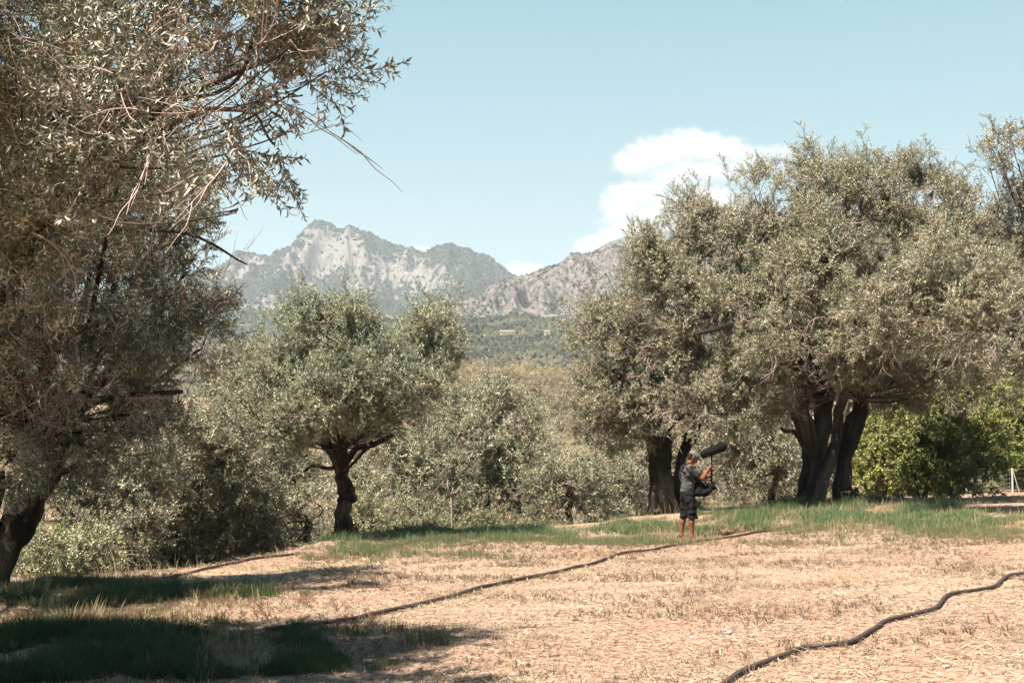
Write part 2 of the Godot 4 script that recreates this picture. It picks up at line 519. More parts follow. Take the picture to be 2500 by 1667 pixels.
# ------------------------------------------------------------------ trees
# stems and limbs: [[points], [radii]]; lobes: [centre, radii] of the crown's masses
func olive(called: String, label: String, group: String, base: Vector3, stems: Array, limbs: Array, lobes: Array, o := {}) -> Node3D:
	var t := thing(called, label, "tree", base, group)
	var wood: Color = o.get("wood", Color(0.10, 0.080, 0.068))
	var sides: int = o.get("sides", 14)
	for s in stems:
		var b := Buf.new()
		tube(b, s[0].map(func(p): return p - base), s[1], sides * 2, wood, o.get("flute", 0.24), 10, 0.05)
		renormal(b)
		part("trunk", b.mesh(), M.bark, t)
	for s in limbs:
		var b := Buf.new()
		tube(b, s[0].map(func(p): return p - base), s[1], 9, wood, 0.14, 5, 0.06)
		part("limb", b.mesh(), M.bark, t)
	var fork: Vector3 = o.get("fork", stems[0][0][-1])
	var sc: float = o.get("scale", 1.0)
	var dens: float = o.get("density", 60.0) / (sc * sc)
	var gap: float = o.get("gap", -0.18)
	var broad: bool = o.get("broad", false)
	var pool: Array = G.broad if broad else G.sprigs
	var tint: Color = o.get("tint", Color(1, 1, 1))
	var places := []
	var colors := []
	for k in pool:
		places.append([]); colors.append(PackedColorArray())
	var dead := []; var deadc := PackedColorArray()
	var twig := []; var twigc := PackedColorArray()
	var bare: float = o.get("bare", 1.2)
	var near_: int = o.get("near", 0)
	for lb in lobes:
		var c: Vector3 = lb[0] - base
		var r: Vector3 = lb[1]
		# branches: one bough to the mass, then smaller ones through it
		if o.get("boughs", true):
			var b := Buf.new()
			var f := (fork - base).lerp(c, o.get("start", 0.0))
			var mid := f.lerp(c, 0.5) + Vector3(rf(-0.2, 0.2), -0.12 * f.distance_to(c) + rf(0, 0.2), rf(-0.2, 0.2))
			var br: float = clampf(0.028 * pow(r.x * r.y * r.z, 0.33) + 0.022, 0.03, 0.1) * o.get("bough", 0.6)
			tube(b, [f, mid, c], [br * 1.25, br, br * 0.55], 7, wood, 0.12, 4, 0.07)
			for k in int(clampf(9.0 * r.x * r.y, 4, 16)):
				var dv := rdir(); dv.y = absf(dv.y) * 1.1 - 0.25
				var st := mid.lerp(c, rf(0.45, 1.0))
				var e := c + dv * r * rf(0.7, 1.0)
				var m2 := st.lerp(e, 0.5) + rdir() * 0.12 * r.x
				tube(b, [st, m2, e], [br * 0.42, br * 0.27, 0.005], 5, Color(0.15, 0.11, 0.09), 0.0, 3, 0.04)
			part("branches", b.mesh(), M.bark, t)
		var area := 4.19 * (r.x * r.y + r.y * r.z + r.z * r.x)
		var n := int(area * dens * 0.5 * (0.92 if o.get("airy", 0.0) > 0.0 and lb[0].z > o.get("airy", 0.0) * -1.0 else 1.0))
		for i in n:
			var dv := rdir()
			if dv.y < -0.35 and rng.randf() < 0.45: dv.y = -dv.y
			var q := pow(rng.randf(), 0.45) * (1.0 + 0.5 * nz.get_noise_3d(dv.x * 110.0 + c.x * 50.0, dv.y * 110.0 + c.y * 50.0, dv.z * 110.0))
			var p := c + dv * r * q
			var g := nz.get_noise_3d((p.x + base.x) * 72.0, (p.y + base.y) * 72.0, (p.z + base.z) * 72.0) + 0.5 * nz.get_noise_3d((p.x + base.x) * 220.0, (p.y + base.y) * 220.0, (p.z + base.z) * 220.0)
			if g < gap: continue
			var up := (dv * 0.75 + Vector3(0, 0.55 if dv.y > -0.2 else -0.1, 0) + rdir() * 0.65).normalized()
			put_sprig(places, colors, p, up, sc * rf(0.75, 1.2), tint)
		# long shoots standing out of the top of the mass
		var shoots := int(r.x * r.z * float(o.get("shoots", 9.0)) / sc)
		for i in shoots:
			var dv := rdir(); dv.y = absf(dv.y) * 0.9 + 0.25; dv = dv.normalized()
			var p := c + dv * r * 0.95
			var up := (dv * 0.5 + Vector3(0, 0.9, 0) + rdir() * 0.25).normalized()
			var len := rf(0.15, 0.95) * sc
			var at := 0.0
			while at < len:
				put_sprig(places, colors, p + up * at + rdir() * 0.04, (up + rdir() * 0.35).normalized(), sc * rf(0.6, 0.95), tint)
				at += 0.17 * sc
		for i in int(area * bare):
			var dv := rdir()
			if near_ > 0: dv.z = absf(dv.z)
			var p := c + dv * r * rf(0.85, 1.05)
			var up := (dv * 0.5 + rdir() * 0.9 + Vector3(0, -0.2, 0)).normalized()
			twig.append(Transform3D(turned(up), p).scaled_local(Vector3.ONE * rf(0.6, 1.15) * sc))
			var k := rf(0.7, 1.25)
			twigc.append(Color(k, k * 0.98, k * 0.97))
		for i in int(area * float(o.get("dead", 0.12))):
			var dv := rdir()
			dead.append(Transform3D(turned((dv + rdir()).normalized()), c + dv * r * rf(0.85, 1.0)).scaled_local(Vector3.ONE * rf(0.8, 1.3) * sc))
			var k := rf(0.7, 1.3)
			deadc.append(Color(k, k, k))
	# the shoots that show largest are parts of their own
	var near: int = o.get("near", 0)
	if near > 0:
		var order := []
		for k in pool.size():
			for i in places[k].size():
				var w: Vector3 = places[k][i].origin + base
				order.append([Vector2(w.x * 1.0, w.z).length() + (8.0 if w.x < w.z * 0.36 or w.y > 1.6 - w.z * 0.33 else 0.0), k, i])
		order.sort_custom(func(a, b): return a[0] < b[0])
		var gone := {}
		for e in order.slice(0, near):
			var s := part("leafy_shoot", pool[e[1]], M.leaf, t)
			s.transform = places[e[1]][e[2]]
			gone[Vector2i(e[1], e[2])] = true
		for k in pool.size():
			var pl := []; var cl := PackedColorArray()
			for i in places[k].size():
				if not gone.has(Vector2i(k, i)):
					pl.append(places[k][i]); cl.append(colors[k][i])
			places[k] = pl; colors[k] = cl
	for k in pool.size():
		scatter("foliage", pool[k], M.leaf, places[k], colors[k], t)
	if near > 0:
		for i in mini(twig.size(), 280):
			var s := part("bare_twig", G.twigs[i % 3], M.twig, t)
			s.transform = twig[i]
		for i in mini(dead.size(), 120):
			var s := part("dead_spray", G.dead, M.leaf, t)
			s.transform = dead[i]
	else:
		scatter("bare_twigs", G.twigs[0], M.twig, twig, twigc, t)
		scatter("dead_sprays", G.dead, M.leaf, dead, deadc, t)
	return t

func put_sprig(places: Array, colors: Array, p: Vector3, up: Vector3, s: float, tint: Color) -> void:
	var k := rng.randi() % places.size()
	places[k].append(Transform3D(turned(up), p).scaled_local(Vector3.ONE * s))
	var f := rf(0.78, 1.22)
	var w := rf(-0.06, 0.06)
	colors[k].append(Color(tint.r * f * (1.0 + w), tint.g * f, tint.b * f * (1.0 - w)))

func turned(up: Vector3) -> Basis:
	var x := up.cross(rdir())
	if x.length() < 0.05: x = up.cross(Vector3(0.3, 0.8, 0.5))
	x = x.normalized()
	return Basis(x, up, x.cross(up))

# crown masses read off the photograph: [u, v, half width, half height] in its pixels at depth d, as deep as they are wide
func masses(list: Array, d: float, deep := 1.0, jig := 0.6) -> Array:
	var out := []
	var k := d / F
	for q in list:
		var dd: float = d + (q[4] if q.size() > 4 else rf(-jig, jig))
		out.append([P(q[0], q[1], dd), Vector3(q[2] * k, q[3] * k, minf(q[2], q[3] * 1.3) * k * deep)])
	return out

func stem(list: Array, d: float) -> Array:      # [u, v, half width (, extra depth)]
	var pts := []; var rad := []
	for q in list:
		var dd: float = d + (q[3] if q.size() > 3 else 0.0)
		pts.append(P(q[0], q[1], dd)); rad.append(q[2] * dd / F)
	return [pts, rad]

# ------------------------------------------------------------------ air
const EXPO := 3.9

func make_sky() -> PanoramaSkyMaterial:
	var w := 4096; var h := 2048
	var im := Image.create(w, h, false, Image.FORMAT_RGBA8)
	var grad := [[-90.0, 0.20, 0.19, 0.17], [-1.0, 0.42, 0.44, 0.43], [0.0, 0.66, 0.80, 0.80], [4.0, 0.68, 0.81, 0.82], [9.0, 0.63, 0.78, 0.82], [14.0, 0.49, 0.69, 0.79], [19.0, 0.35, 0.60, 0.735], [35.0, 0.20, 0.43, 0.60], [90.0, 0.08, 0.20, 0.37]]
	for y in h:
		var el := 90.0 - (y + 0.5) / h * 180.0
		var c := Color()
		for i in range(1, grad.size()):
			if el <= grad[i][0] or i == grad.size() - 1:
				var a = grad[i - 1]; var b = grad[i]
				var t: float = clampf((el - a[0]) / (b[0] - a[0]), 0, 1)
				c = Color(lerpf(a[1], b[1], t), lerpf(a[2], b[2], t), lerpf(a[3], b[3], t))
				break
		c = Color(c.r * 0.57 / EXPO, c.g * 0.78 / EXPO, c.b * 0.83 / EXPO)
		im.fill_rect(Rect2i(0, y, w, 1), c.linear_to_srgb())
	# the bank of cumulus over the right-hand ridge; blobs [u, v, half width, half height]
	var blobs := [[1690, 365, 95, 50], [1610, 385, 95, 48], [1760, 375, 90, 42], [1555, 405, 60, 30], [1830, 400, 110, 42], [1960, 400, 110, 34], [1700, 420, 160, 35], [1640, 445, 60, 14],
		[1560, 480, 85, 38], [1530, 510, 60, 45], [1620, 520, 130, 60], [1560, 560, 90, 60], [1700, 500, 130, 50], [1900, 380, 80, 28], [1520, 580, 45, 40], [1455, 600, 50, 24], [1480, 585, 30, 22],
		[1275, 668, 46, 26], [1300, 662, 30, 16], [1255, 675, 30, 16], [1029, 612, 24, 11]]
	var x0 := int(w * 0.5 - 60); var x1 := int(w * 0.5 + 130)
	var y0 := int(h * 0.5 - 190); var y1 := int(h * 0.5 - 60)
	var win := Image.create(x1 - x0, y1 - y0, false, Image.FORMAT_RGBA8)
	var cam := Basis(Vector3.RIGHT, deg_to_rad(PITCH))
	for y in range(y0, y1):
		for x in range(x0, x1):
			var az := ((x + 0.5) / w - 0.5) * TAU
			var el := PI * 0.5 - (y + 0.5) / h * PI
			var v := cam.inverse() * Vector3(sin(az) * cos(el), sin(el), -cos(az) * cos(el))
			var u := 1250.0 + F * v.x / -v.z
			var vv := 833.5 - F * v.y / -v.z
			var d0 := cloud(blobs, u, vv)
			var a := smoothstep(-0.06, 0.40, d0)
			if a <= 0.003:
				win.set_pixel(x - x0, y - y0, Color(0.95, 0.94, 0.92, 0))
				continue
			var lit := clampf(0.55 + 1.9 * (d0 - cloud(blobs, u - 8.0, vv - 22.0)) + 0.25 * nf.get_noise_2d(u * 2.0 + 70.0, vv * 3.0), 0, 1)
			var c := Color(0.74, 0.79, 0.80).lerp(Color(1.13, 1.04, 0.97), lit)
			c = Color(c.r / EXPO, c.g / EXPO, c.b / EXPO).linear_to_srgb()
			c.a = a * 0.93 * (1.0 - 0.35 * smoothstep(1740.0, 1900.0, u))
			win.set_pixel(x - x0, y - y0, c)
	im.blend_rect(win, Rect2i(0, 0, x1 - x0, y1 - y0), Vector2i(x0, y0))
	for s in [[-900, 12], [-1500, -20], [700, 6], [1250, 20], [1700, -8]]:   # more of the same low on the horizon all round
		var other := win.duplicate()
		if s[1] > 0: other.flip_x()
		im.blend_rect(other, Rect2i(0, 0, x1 - x0, y1 - y0), Vector2i(posmod(x0 + s[0], w - 200), y0 + s[1]))
	var m := PanoramaSkyMaterial.new()
	var turned_ := Image.create(w, h, false, Image.FORMAT_RGBA8)     # the panorama's first column looks along -z
	turned_.blit_rect(im, Rect2i(w / 2, 0, w / 2, h), Vector2i(0, 0))
	turned_.blit_rect(im, Rect2i(0, 0, w / 2, h), Vector2i(w / 2, 0))
	m.panorama = ImageTexture.create_from_image(turned_)
	return m

func cloud(blobs: Array, u: float, v: float) -> float:
	var best := -1.0
	for q in blobs:
		var dx: float = (u - q[0]) / q[2]; var dy: float = (v - q[1]) / q[3]
		if dy > 0.0: dy *= 1.15
		best = maxf(best, 1.0 - sqrt(dx * dx + dy * dy))
	if best <= -0.25: return -1.0
	return best + 0.16 + 0.36 * nf.get_noise_2d(u * 1.6, v * 2.0) + 0.10 * nf.get_noise_2d(u * 7.0, v * 7.0)

# ------------------------------------------------------------------ the land
func soil_color(x: float, d: float) -> Color:
	var a := nf.get_noise_2d(x * 5.0, d * 5.0)
	var b := nz.get_noise_2d(x * 40.0 + 40.0, d * 40.0)
	var c := Color(0.465, 0.340, 0.262)
	c = c.lerp(Color(0.51, 0.395, 0.28), clampf(a * 1.6, 0, 1))       # straw
	c = c.lerp(Color(0.39, 0.245, 0.17), clampf(-a * 1.5 - 0.1, 0, 0.8))  # bare reddish soil
	c = c.lerp(Color(0.44, 0.335, 0.27), clampf(b * 0.9, 0, 0.6))
	var al := x * 0.434 + d * 0.90; var pe := x * 0.90 - d * 0.434      # the old plough lines
	var s := nf.get_noise_2d(pe * 22.0, al * 2.2 + 60.0)
	c = c.lerp(Color(0.42, 0.245, 0.16), clampf(s * 1.8 - 0.25, 0, 0.55))
	c = c.lerp(Color(0.53, 0.42, 0.31), clampf(-s * 1.5 - 0.2, 0, 0.5))
	return c

func sheet(called: String, xs: PackedFloat32Array, ds: PackedFloat32Array, hf: Callable, cf: Callable, m: Material, skip: Variant = null) -> MeshInstance3D:
	var b := Buf.new()
	var w := xs.size()
	for d in ds:
		for x in xs:
			b.add(Vector3(x, hf.call(x, d), -d), Vector3.UP, cf.call(x, d))
	for k in ds.size() - 1:
		for i in w - 1:
			if skip != null and skip.call(xs[i], ds[k], xs[i + 1], ds[k + 1]): continue
			var p := k * w + i
			b.tri(p, p + w, p + 1); b.tri(p + 1, p + w, p + w + 1)
	renormal(b)
	var o := part(called, b.mesh(), m)
	o.set_meta("kind", "structure")
	return o

func steps(a: float, b: float, s: float) -> PackedFloat32Array:
	var out := PackedFloat32Array()
	var n := int(round((b - a) / s))
	for i in n + 1: out.append(lerpf(a, b, float(i) / n))
	return out

func make_ground() -> void:
	grid.resize(GW * GN)
	for k in GN:
		for i in GW:
			grid[k * GW + i] = height(GX0 + i * GS, GD0 + k * GS)
	var xs := steps(GX0, GX0 + (GW - 1) * GS, GS)
	var ds := steps(GD0, GD0 + (GN - 1) * GS, GS)
	sheet("field", xs, ds, ground, func(x, d):
		var c := soil_color(x, d)
		var s: float = d - along(CREST, x)
		return c.lerp(Color(0.27, 0.20, 0.115), clampf(s * 0.2, 0, 0.8)), M.soil)
	var fx := GX0 + (GW - 1) * GS; var fd := GD0 + (GN - 1) * GS
	var far_h := func(x, d): return height(x, d) - (0.08 if d < 80.0 else 0.0)
	var far_c := func(x, d):
		var n: float = nf.get_noise_2d(x * 1.5, d * 1.5)
		var c := Color(0.36, 0.26, 0.185).lerp(Color(0.24, 0.21, 0.13), clampf(0.5 + n * 1.5, 0, 1))
		return c.lerp(Color(0.14, 0.135, 0.085), smoothstep(290.0, 420.0, d))
	var cover := func(xa, da, xb, db): return xa > GX0 + 0.1 and xb < fx - 0.1 and da > GD0 + 0.1 and db < fd - 0.1
	var vx := PackedFloat32Array()
	vx.append_array(steps(-400, -60, 20)); vx.append_array(steps(-57, 57, 3)); vx.append_array(steps(60, 600, 20))
	var vd := PackedFloat32Array()
	vd.append_array(steps(-40, 56, 3)); vd.append_array(steps(58, 300, 2.5)); vd.append_array(steps(310, 1300, 20))
	sheet("valley", vx, vd, far_h, far_c, M.soil, cover)

# ------------------------------------------------------------------ mountains
# ridge: [u, v] of the skyline at distance D; the face comes down towards d0, y0
func ridge_y(ridge: Array, x: float, D: float) -> float:
	return CAM_H + D * tan(deg_to_rad(PITCH) + atan((833.5 - along(ridge, 1250.0 + x * F / D)) / F))

func patches(list: Array, d_of: Callable) -> Array:       # rock outcrops: outlines as plan positions on the mountain's face
	var out := []
	for poly in list:
		var p := PackedVector2Array()
		for q in poly:
			var d: float = d_of.call(q[0], q[1])
			p.append(Vector2((q[0] - 1250.0) / F * d, d))
		out.append(p)
	return out

func seen_depth(u: float, v: float, d0: float, d1: float, hf: Callable) -> float:
	var d := d0
	while d < d1:
		var p := P(u, v, d)
		if hf.call(p.x, d) >= p.y: return d
		d += 8.0
	return d1

func make_mountains() -> void:
	# the far peak
	var ra := [[-200, 760], [300, 720], [520, 690], [548, 676], [580, 652], [605, 632], [622, 630], [640, 640], [662, 647], [690, 648], [715, 627], [738, 605], [752, 572], [765, 553], [785, 548], [805, 556], [838, 570], [862, 562], [900, 580], [950, 604], [1000, 620], [1040, 624], [1085, 618], [1110, 623], [1125, 632], [1160, 633], [1195, 641], [1225, 660], [1260, 685], [1330, 720], [1500, 790], [2000, 830]]
	var DA := 3800.0
	var smooth_a := func(x, d):
		var R: float = ridge_y(ra, x, DA)
		var t: float = (d - 2200.0) / (DA - 2200.0)
		if t > 1.0: return R - (t - 1.0) * 560.0 - (t - 1.0) * (t - 1.0) * 200.0
		var wob: float = 0.05 * sin(x * 0.011) + 0.035 * sin(x * 0.027 + 2.0)
		var k := lerpf(0.42 * t / (0.62 + wob), 1.0, smoothstep(0.60 + wob, 0.98, t)) if t > 0.0 else t * 0.3
		return lerpf(150.0, R, clampf(k, -0.5, 1.0))
	var ha := func(x, d):
		var y: float = smooth_a.call(x, d)
		var t: float = (d - 2200.0) / (DA - 2200.0)
		var am := clampf(t * 2.0, 0, 1) * clampf((1.0 - t) * 4.0, 0.03, 1)
		return y + am * (40.0 * nr.get_noise_2d(x * 0.36, d * 0.10) + 20.0 * nf.get_noise_2d(x * 0.55, d * 0.25) + 7.0 * nf.get_noise_2d(x * 2.0, d * 0.8)) + 3.0 * nf.get_noise_2d(x * 2.0, d * 0.3)
	var da := func(u, v): return seen_depth(u, v, 2200.0, DA + 20.0, smooth_a)
	var rocks_a := patches([
		[[690, 655], [720, 622], [745, 580], [766, 556], [800, 560], [842, 572], [866, 568], [880, 600], [900, 640], [960, 650], [1040, 655], [1080, 690], [1130, 722], [1085, 716], [1000, 703], [930, 690], [880, 668], [840, 684], [790, 670], [740, 655]],
		[[668, 660], [700, 655], [740, 665], [790, 700], [780, 706], [720, 703], [690, 690]],
		[[840, 700], [880, 696], [915, 715], [940, 738], [905, 742], [860, 730]],
		[[548, 676], [590, 645], [622, 636], [640, 650], [650, 662], [610, 676], [560, 684]],
		[[600, 742], [640, 750], [675, 775], [660, 785], [610, 775]],
		[[935, 608], [1000, 624], [1040, 640], [960, 640]],
		[[1108, 656], [1142, 655], [1140, 662], [1110, 663]]], da)
	var ca := func(x, d):
		var n: float = nf.get_noise_2d(x * 1.1 + 500.0, d * 0.7)
		var n2: float = nf.get_noise_2d(x * 4.0, d * 2.2)
		var isr := false
		for p in rocks_a:
			if Geometry2D.is_point_in_polygon(Vector2(x + n * 45.0, d + n2 * 110.0), p): isr = true; break
		var k := (1.05 + n * 0.9 + n2 * 0.5) if isr else (-0.30 + n * 0.7 + n2 * 0.35)
		k = smoothstep(0.30, 0.55, k)
		var veg := Color(0.040, 0.052, 0.034).lerp(Color(0.075, 0.085, 0.052), clampf(0.5 + n2, 0, 1))
		return veg.lerp(Color(0.31, 0.275, 0.255).lerp(Color(0.22, 0.20, 0.19), clampf(0.5 - n2 * 1.5, 0, 1)), k)
	var xa := PackedFloat32Array()
	xa.append_array(steps(-1700, -900, 40)); xa.append_array(steps(-895, 130, 5)); xa.append_array(steps(150, 900, 30))
	var dda := PackedFloat32Array()
	dda.append_array(steps(2050, 2400, 35)); dda.append_array(steps(2410, 3860, 7)); dda.append_array(steps(3880, 4300, 60))
	var o := sheet("mountain", xa, dda, ha, ca, M.rock)
	# the nearer, rocky ridge and its wooded foot
	var rb := [[-300, 885], [300, 880], [600, 868], [800, 850], [950, 825], [1050, 795], [1110, 775], [1150, 752], [1185, 722], [1215, 698], [1252, 683], [1262, 686], [1290, 678], [1320, 665], [1345, 652], [1365, 645], [1380, 632], [1398, 620], [1420, 621], [1440, 620], [1455, 612], [1470, 602], [1485, 600], [1510, 605], [1560, 600], [1650, 585], [1800, 570], [2000, 560], [2300, 590], [2900, 640]]
	var DB := 1750.0
	var smooth_b := func(x, d):
		var R: float = ridge_y(rb, x, DB)
		var t: float = (d - 950.0) / (DB - 950.0)
		if t > 1.0: return R - (t - 1.0) * 330.0
		var foot := lerpf(52.0, 134.0, clampf(t / 0.66, -0.3, 1.0))
		var road := 134.0
		return minf(foot, lerpf(52.0, R, clampf(t, -0.3, 1.0))) if R < road else lerpf(foot, R, smoothstep(0.62, 1.0, t) * 0.75 + 0.25 * clampf((t - 0.62) / 0.38, 0, 1))
	var hb := func(x, d):
		var y: float = smooth_b.call(x, d)
		var t: float = (d - 950.0) / (DB - 950.0)
		var am := clampf((1.0 - t) * 5.0, 0.05, 1)
		var up := smoothstep(0.64, 0.75, t)
		return y + am * (up * (22.0 * nr.get_noise_2d(x * 0.8 + 80.0, d * 0.2) + 5.0 * nf.get_noise_2d(x * 2.4, d * 0.7)) + (1.0 - up) * 7.0 * nf.get_noise_2d(x * 0.6, d * 0.5)) + 1.2 * up * nf.get_noise_2d(x * 5.0, d * 0.5)
	var cb := func(x, d):
		var t: float = (d - 950.0) / (DB - 950.0)
		var n: float = nf.get_noise_2d(x * 2.2 + 300.0, d * 1.0)
		var n2: float = nf.get_noise_2d(x * 9.0, d * 3.5)
		var k := smoothstep(0.59, 0.67, t + n * 0.10) * 1.12 - 0.26 + n * 0.9 + n2 * 0.75
		k = smoothstep(0.32, 0.6, k)
		if absf(t - 0.655) < 0.006 and n > -0.06: k = 0.9
		var big: float = nf.get_noise_2d(x * 0.7 + 900.0, d * 0.5)
		var veg := Color(0.05, 0.06, 0.038).lerp(Color(0.15, 0.135, 0.085), clampf(0.4 + n * 1.2 + big * 1.8, 0, 1))
		return veg.lerp(Color(0.275, 0.247, 0.237).lerp(Color(0.15, 0.13, 0.13), clampf(0.5 - n2 * 1.4, 0, 1)), k)
	var xb := PackedFloat32Array()
	xb.append_array(steps(-700, -170, 12)); xb.append_array(steps(-167, 150, 2.2)); xb.append_array(steps(160, 760, 12))
	var ddb := PackedFloat32Array()
	ddb.append_array(steps(900, 1180, 10)); ddb.append_array(steps(1184, 1770, 3.2)); ddb.append_array(steps(1790, 2200, 50))
	sheet("rocky_ridge", xb, ddb, hb, cb, M.rock)
	# the hazy shoulder far behind it
	var rc := [[900, 760], [1300, 690], [1400, 640], [1450, 612], [1490, 590], [1530, 577], [1560, 572], [1610, 566], [1700, 556], [1800, 552], [2000, 580], [2300, 640], [2800, 700]]
	sheet("far_hill", steps(-600, 3000, 30), steps(4600, 6600, 40), func(x, d):
		var R: float = ridge_y(rc, x, 5600.0)
		var t: float = (d - 4600.0) / 1000.0
		return lerpf(80.0, R, clampf(t, -1, 1)) - maxf(0.0, t - 1.0) * 400.0 + 20.0 * nf.get_noise_2d(x * 0.3, d * 0.3) * clampf(1.0 - t, 0.1, 1), func(x, d): return Color(0.06, 0.075, 0.045), M.rock)
	# scrub and woods, too many to count
	var mb := mat("scrub", 0.95, true, Color(0.75, 0.75, 0.75))
	mb.metallic_specular = 0.05
	for kind in 2:
		var xf := []; var cl := PackedColorArray()
		for i in 9000:
			var d := rf(960, 1745)
			var x := rf(-190, 170) + (d - 1400.0) * 0.02
			var t: float = (d - 950.0) / 800.0
			var n: float = nf.get_noise_2d(x * 2.2 + 300.0, d * 1.0)
			if t > 0.64 and rng.randf() > 0.34 - n * 0.9: continue
			if t > 0.64 and t < 0.665: continue
			var s := rf(1.2, 3.0) * (0.55 if t > 0.66 else 1.0) * (1.5 if rng.randf() < 0.12 else 1.0)
			xf.append(Transform3D(Basis(Vector3.UP, rf(0, TAU)), Vector3(x, hb.call(x, d) + s * 0.25, -d)).scaled_local(Vector3(s, s * rf(0.7, 1.1), s)))
			var f := rf(0.6, 1.35)
			n = n * 0.6 + nf.get_noise_2d(x * 0.7 + 900.0, d * 0.5) * 0.9
			cl.append(Color(0.058 * f, 0.064 * f, 0.043 * f).lerp(Color(0.14, 0.135, 0.09), clampf(0.3 + n * 1.6, 0, 0.9)))
		scatter("hillside_scrub", G.bush[kind], M.scrub, xf, cl)
		xf = []; cl = PackedColorArray()
		for i in 7000:
			var d := rf(2450, 3800)
			var x := rf(-900, 120)
			var c: Color = ca.call(x, d)
			if c.r > 0.12 and rng.randf() > 0.12: continue
			var s := rf(2.5, 5.5)
			xf.append(Transform3D(Basis(Vector3.UP, rf(0, TAU)), Vector3(x, ha.call(x, d) + s * 0.1, -d)).scaled_local(Vector3(s, s * 0.8, s)))
			var f := rf(0.6, 1.3)
			cl.append(Color(0.045 * f, 0.058 * f, 0.036 * f))
		scatter("mountain_woods", G.bush[kind], M.scrub, xf, cl)
	far_buildings(hb)

func far_buildings(hb: Callable) -> void:
	# pale walls along the road cut and small houses on the wooded slope
	for w in [[1163, 772, 1184, 778, "pale retaining wall, leftmost on the hill road"], [1202, 775, 1226, 777, "pale retaining wall, second from left on the hill road"], [1325, 776, 1362, 777, "long pale retaining wall below the rock face, nearest the right tree"]]:
		var a := P(w[0], w[1], 1470.0); var b := P(w[2], w[3], 1470.0)
		var t := thing("road_wall", w[4], "wall", a, "walls of the hill road")
		var n := 6
		for i in n:
			var p := a.lerp(b, (i + 0.5) / n)
			var bx := BoxMesh.new(); bx.size = Vector3((b.x - a.x) / n - 0.06, rf(1.6, 2.6), 1.0)
			var s := part("wall_panel", bx, M.wall, t)
			s.position = Vector3(p.x, hb.call(p.x, 1470.0) + 0.9, p.z) - a
	for h in [[1238, 812, 12, 2.6, 3.0, "long white building on the wooded slope"], [1140, 827, 7, 2.6, 3.0, "small white house, lower left on the wooded slope"], [1172, 823, 9, 2.4, 3.0, "low white house on the wooded slope, just right of the smallest house"], [1336, 813, 5.0, 4.0, 4.0, "little pink house standing alone on the wooded slope"]]:
		var d := 1235.0
		var c := P(h[0], h[1], d)
		var gy: float = hb.call(c.x, d)
		var t := thing("hillside_house", h[5], "house", Vector3(c.x, c.y - h[3] * 0.6, -d), "houses on the wooded slope")
		var bx := BoxMesh.new(); bx.size = Vector3(h[2], h[3], h[4])
		var wl := part("wall", bx, M.wall, t); wl.position.y = h[3] * 0.5
		var pr := PrismMesh.new(); pr.size = Vector3(h[4] + 0.6, 0.9, h[2] + 0.5)
		var r := part("roof", pr, M.roof, t); r.rotation.y = PI / 2; r.position.y = h[3] + 0.45
		var nw := int(h[2] / 3.0)
		for i in nw:
			var wb := BoxMesh.new(); wb.size = Vector3(0.8, 1.0, 0.2)
			var wi := part("window", wb, M.pane, t)
			wi.position = Vector3((i + 0.5) / nw * h[2] - h[2] * 0.5, h[3] * 0.55, h[4] * 0.5 + 0.05)
		var base := BoxMesh.new(); base.size = Vector3(h[2] + 2.0, maxf(0.5, c.y - h[3] * 0.6 - gy + 4.0), h[4] + 2.0)
		var bs := part("terrace_base", base, M.wall, t); bs.position.y = -base.size.y * 0.5 - 0.01

# ------------------------------------------------------------------ what grows and lies on the terrace
func spots(poly: Array) -> PackedVector2Array:        # an outline given in the photograph, laid on the ground: (x, d)
	var out := PackedVector2Array()
	for q in poly:
		var p := onto_ground(q[0], q[1])
		out.append(Vector2(p.x, -p.z))
	return out

func grow(called: String, kinds: Array, mat_: Material, n: int, poly: PackedVector2Array, s0: float, s1: float, c0: Color, c1: Color, thin := -2.0, freq := 60.0, jag := 1.0) -> void:
	var box := Rect2(poly[0], Vector2.ZERO)
	for p in poly: box = box.expand(p)
	var xf := []; var cl := []
	for k in kinds: xf.append([]); cl.append(PackedColorArray())
	var tries := 0; var got := 0
	while got < n and tries < n * 12:
		tries += 1
		var x := rf(box.position.x, box.end.x); var d := rf(box.position.y, box.end.y)
		if not Geometry2D.is_point_in_polygon(Vector2(x + nz.get_noise_2d(x * 60.0, d * 60.0) * 0.9 * jag, d + nz.get_noise_2d(x * 60.0 + 99.0, d * 60.0) * 1.1 * jag + nz.get_noise_2d(x * 200.0 + 99.0, d * 200.0) * 0.5 * jag), poly): continue
		var g := nz.get_noise_2d(x * freq + 31.0, d * freq)
		if g < thin: continue
		got += 1
		var k := rng.randi() % kinds.size()
		var s := rf(s0, s1) * (1.0 if thin < -1.0 else clampf(0.55 + (g - thin) * 1.1, 0.5, 1.4))
		xf[k].append(Transform3D(Basis(Vector3.UP, rf(0, TAU)), stand(x, d) - Vector3(0, 0.01, 0)).scaled_local(Vector3(s, s * rf(0.8, 1.2), s)))
		cl[k].append(c0.lerp(c1, rng.randf()))
	for k in kinds.size(): scatter(called, kinds[k], mat_, xf[k], cl[k])

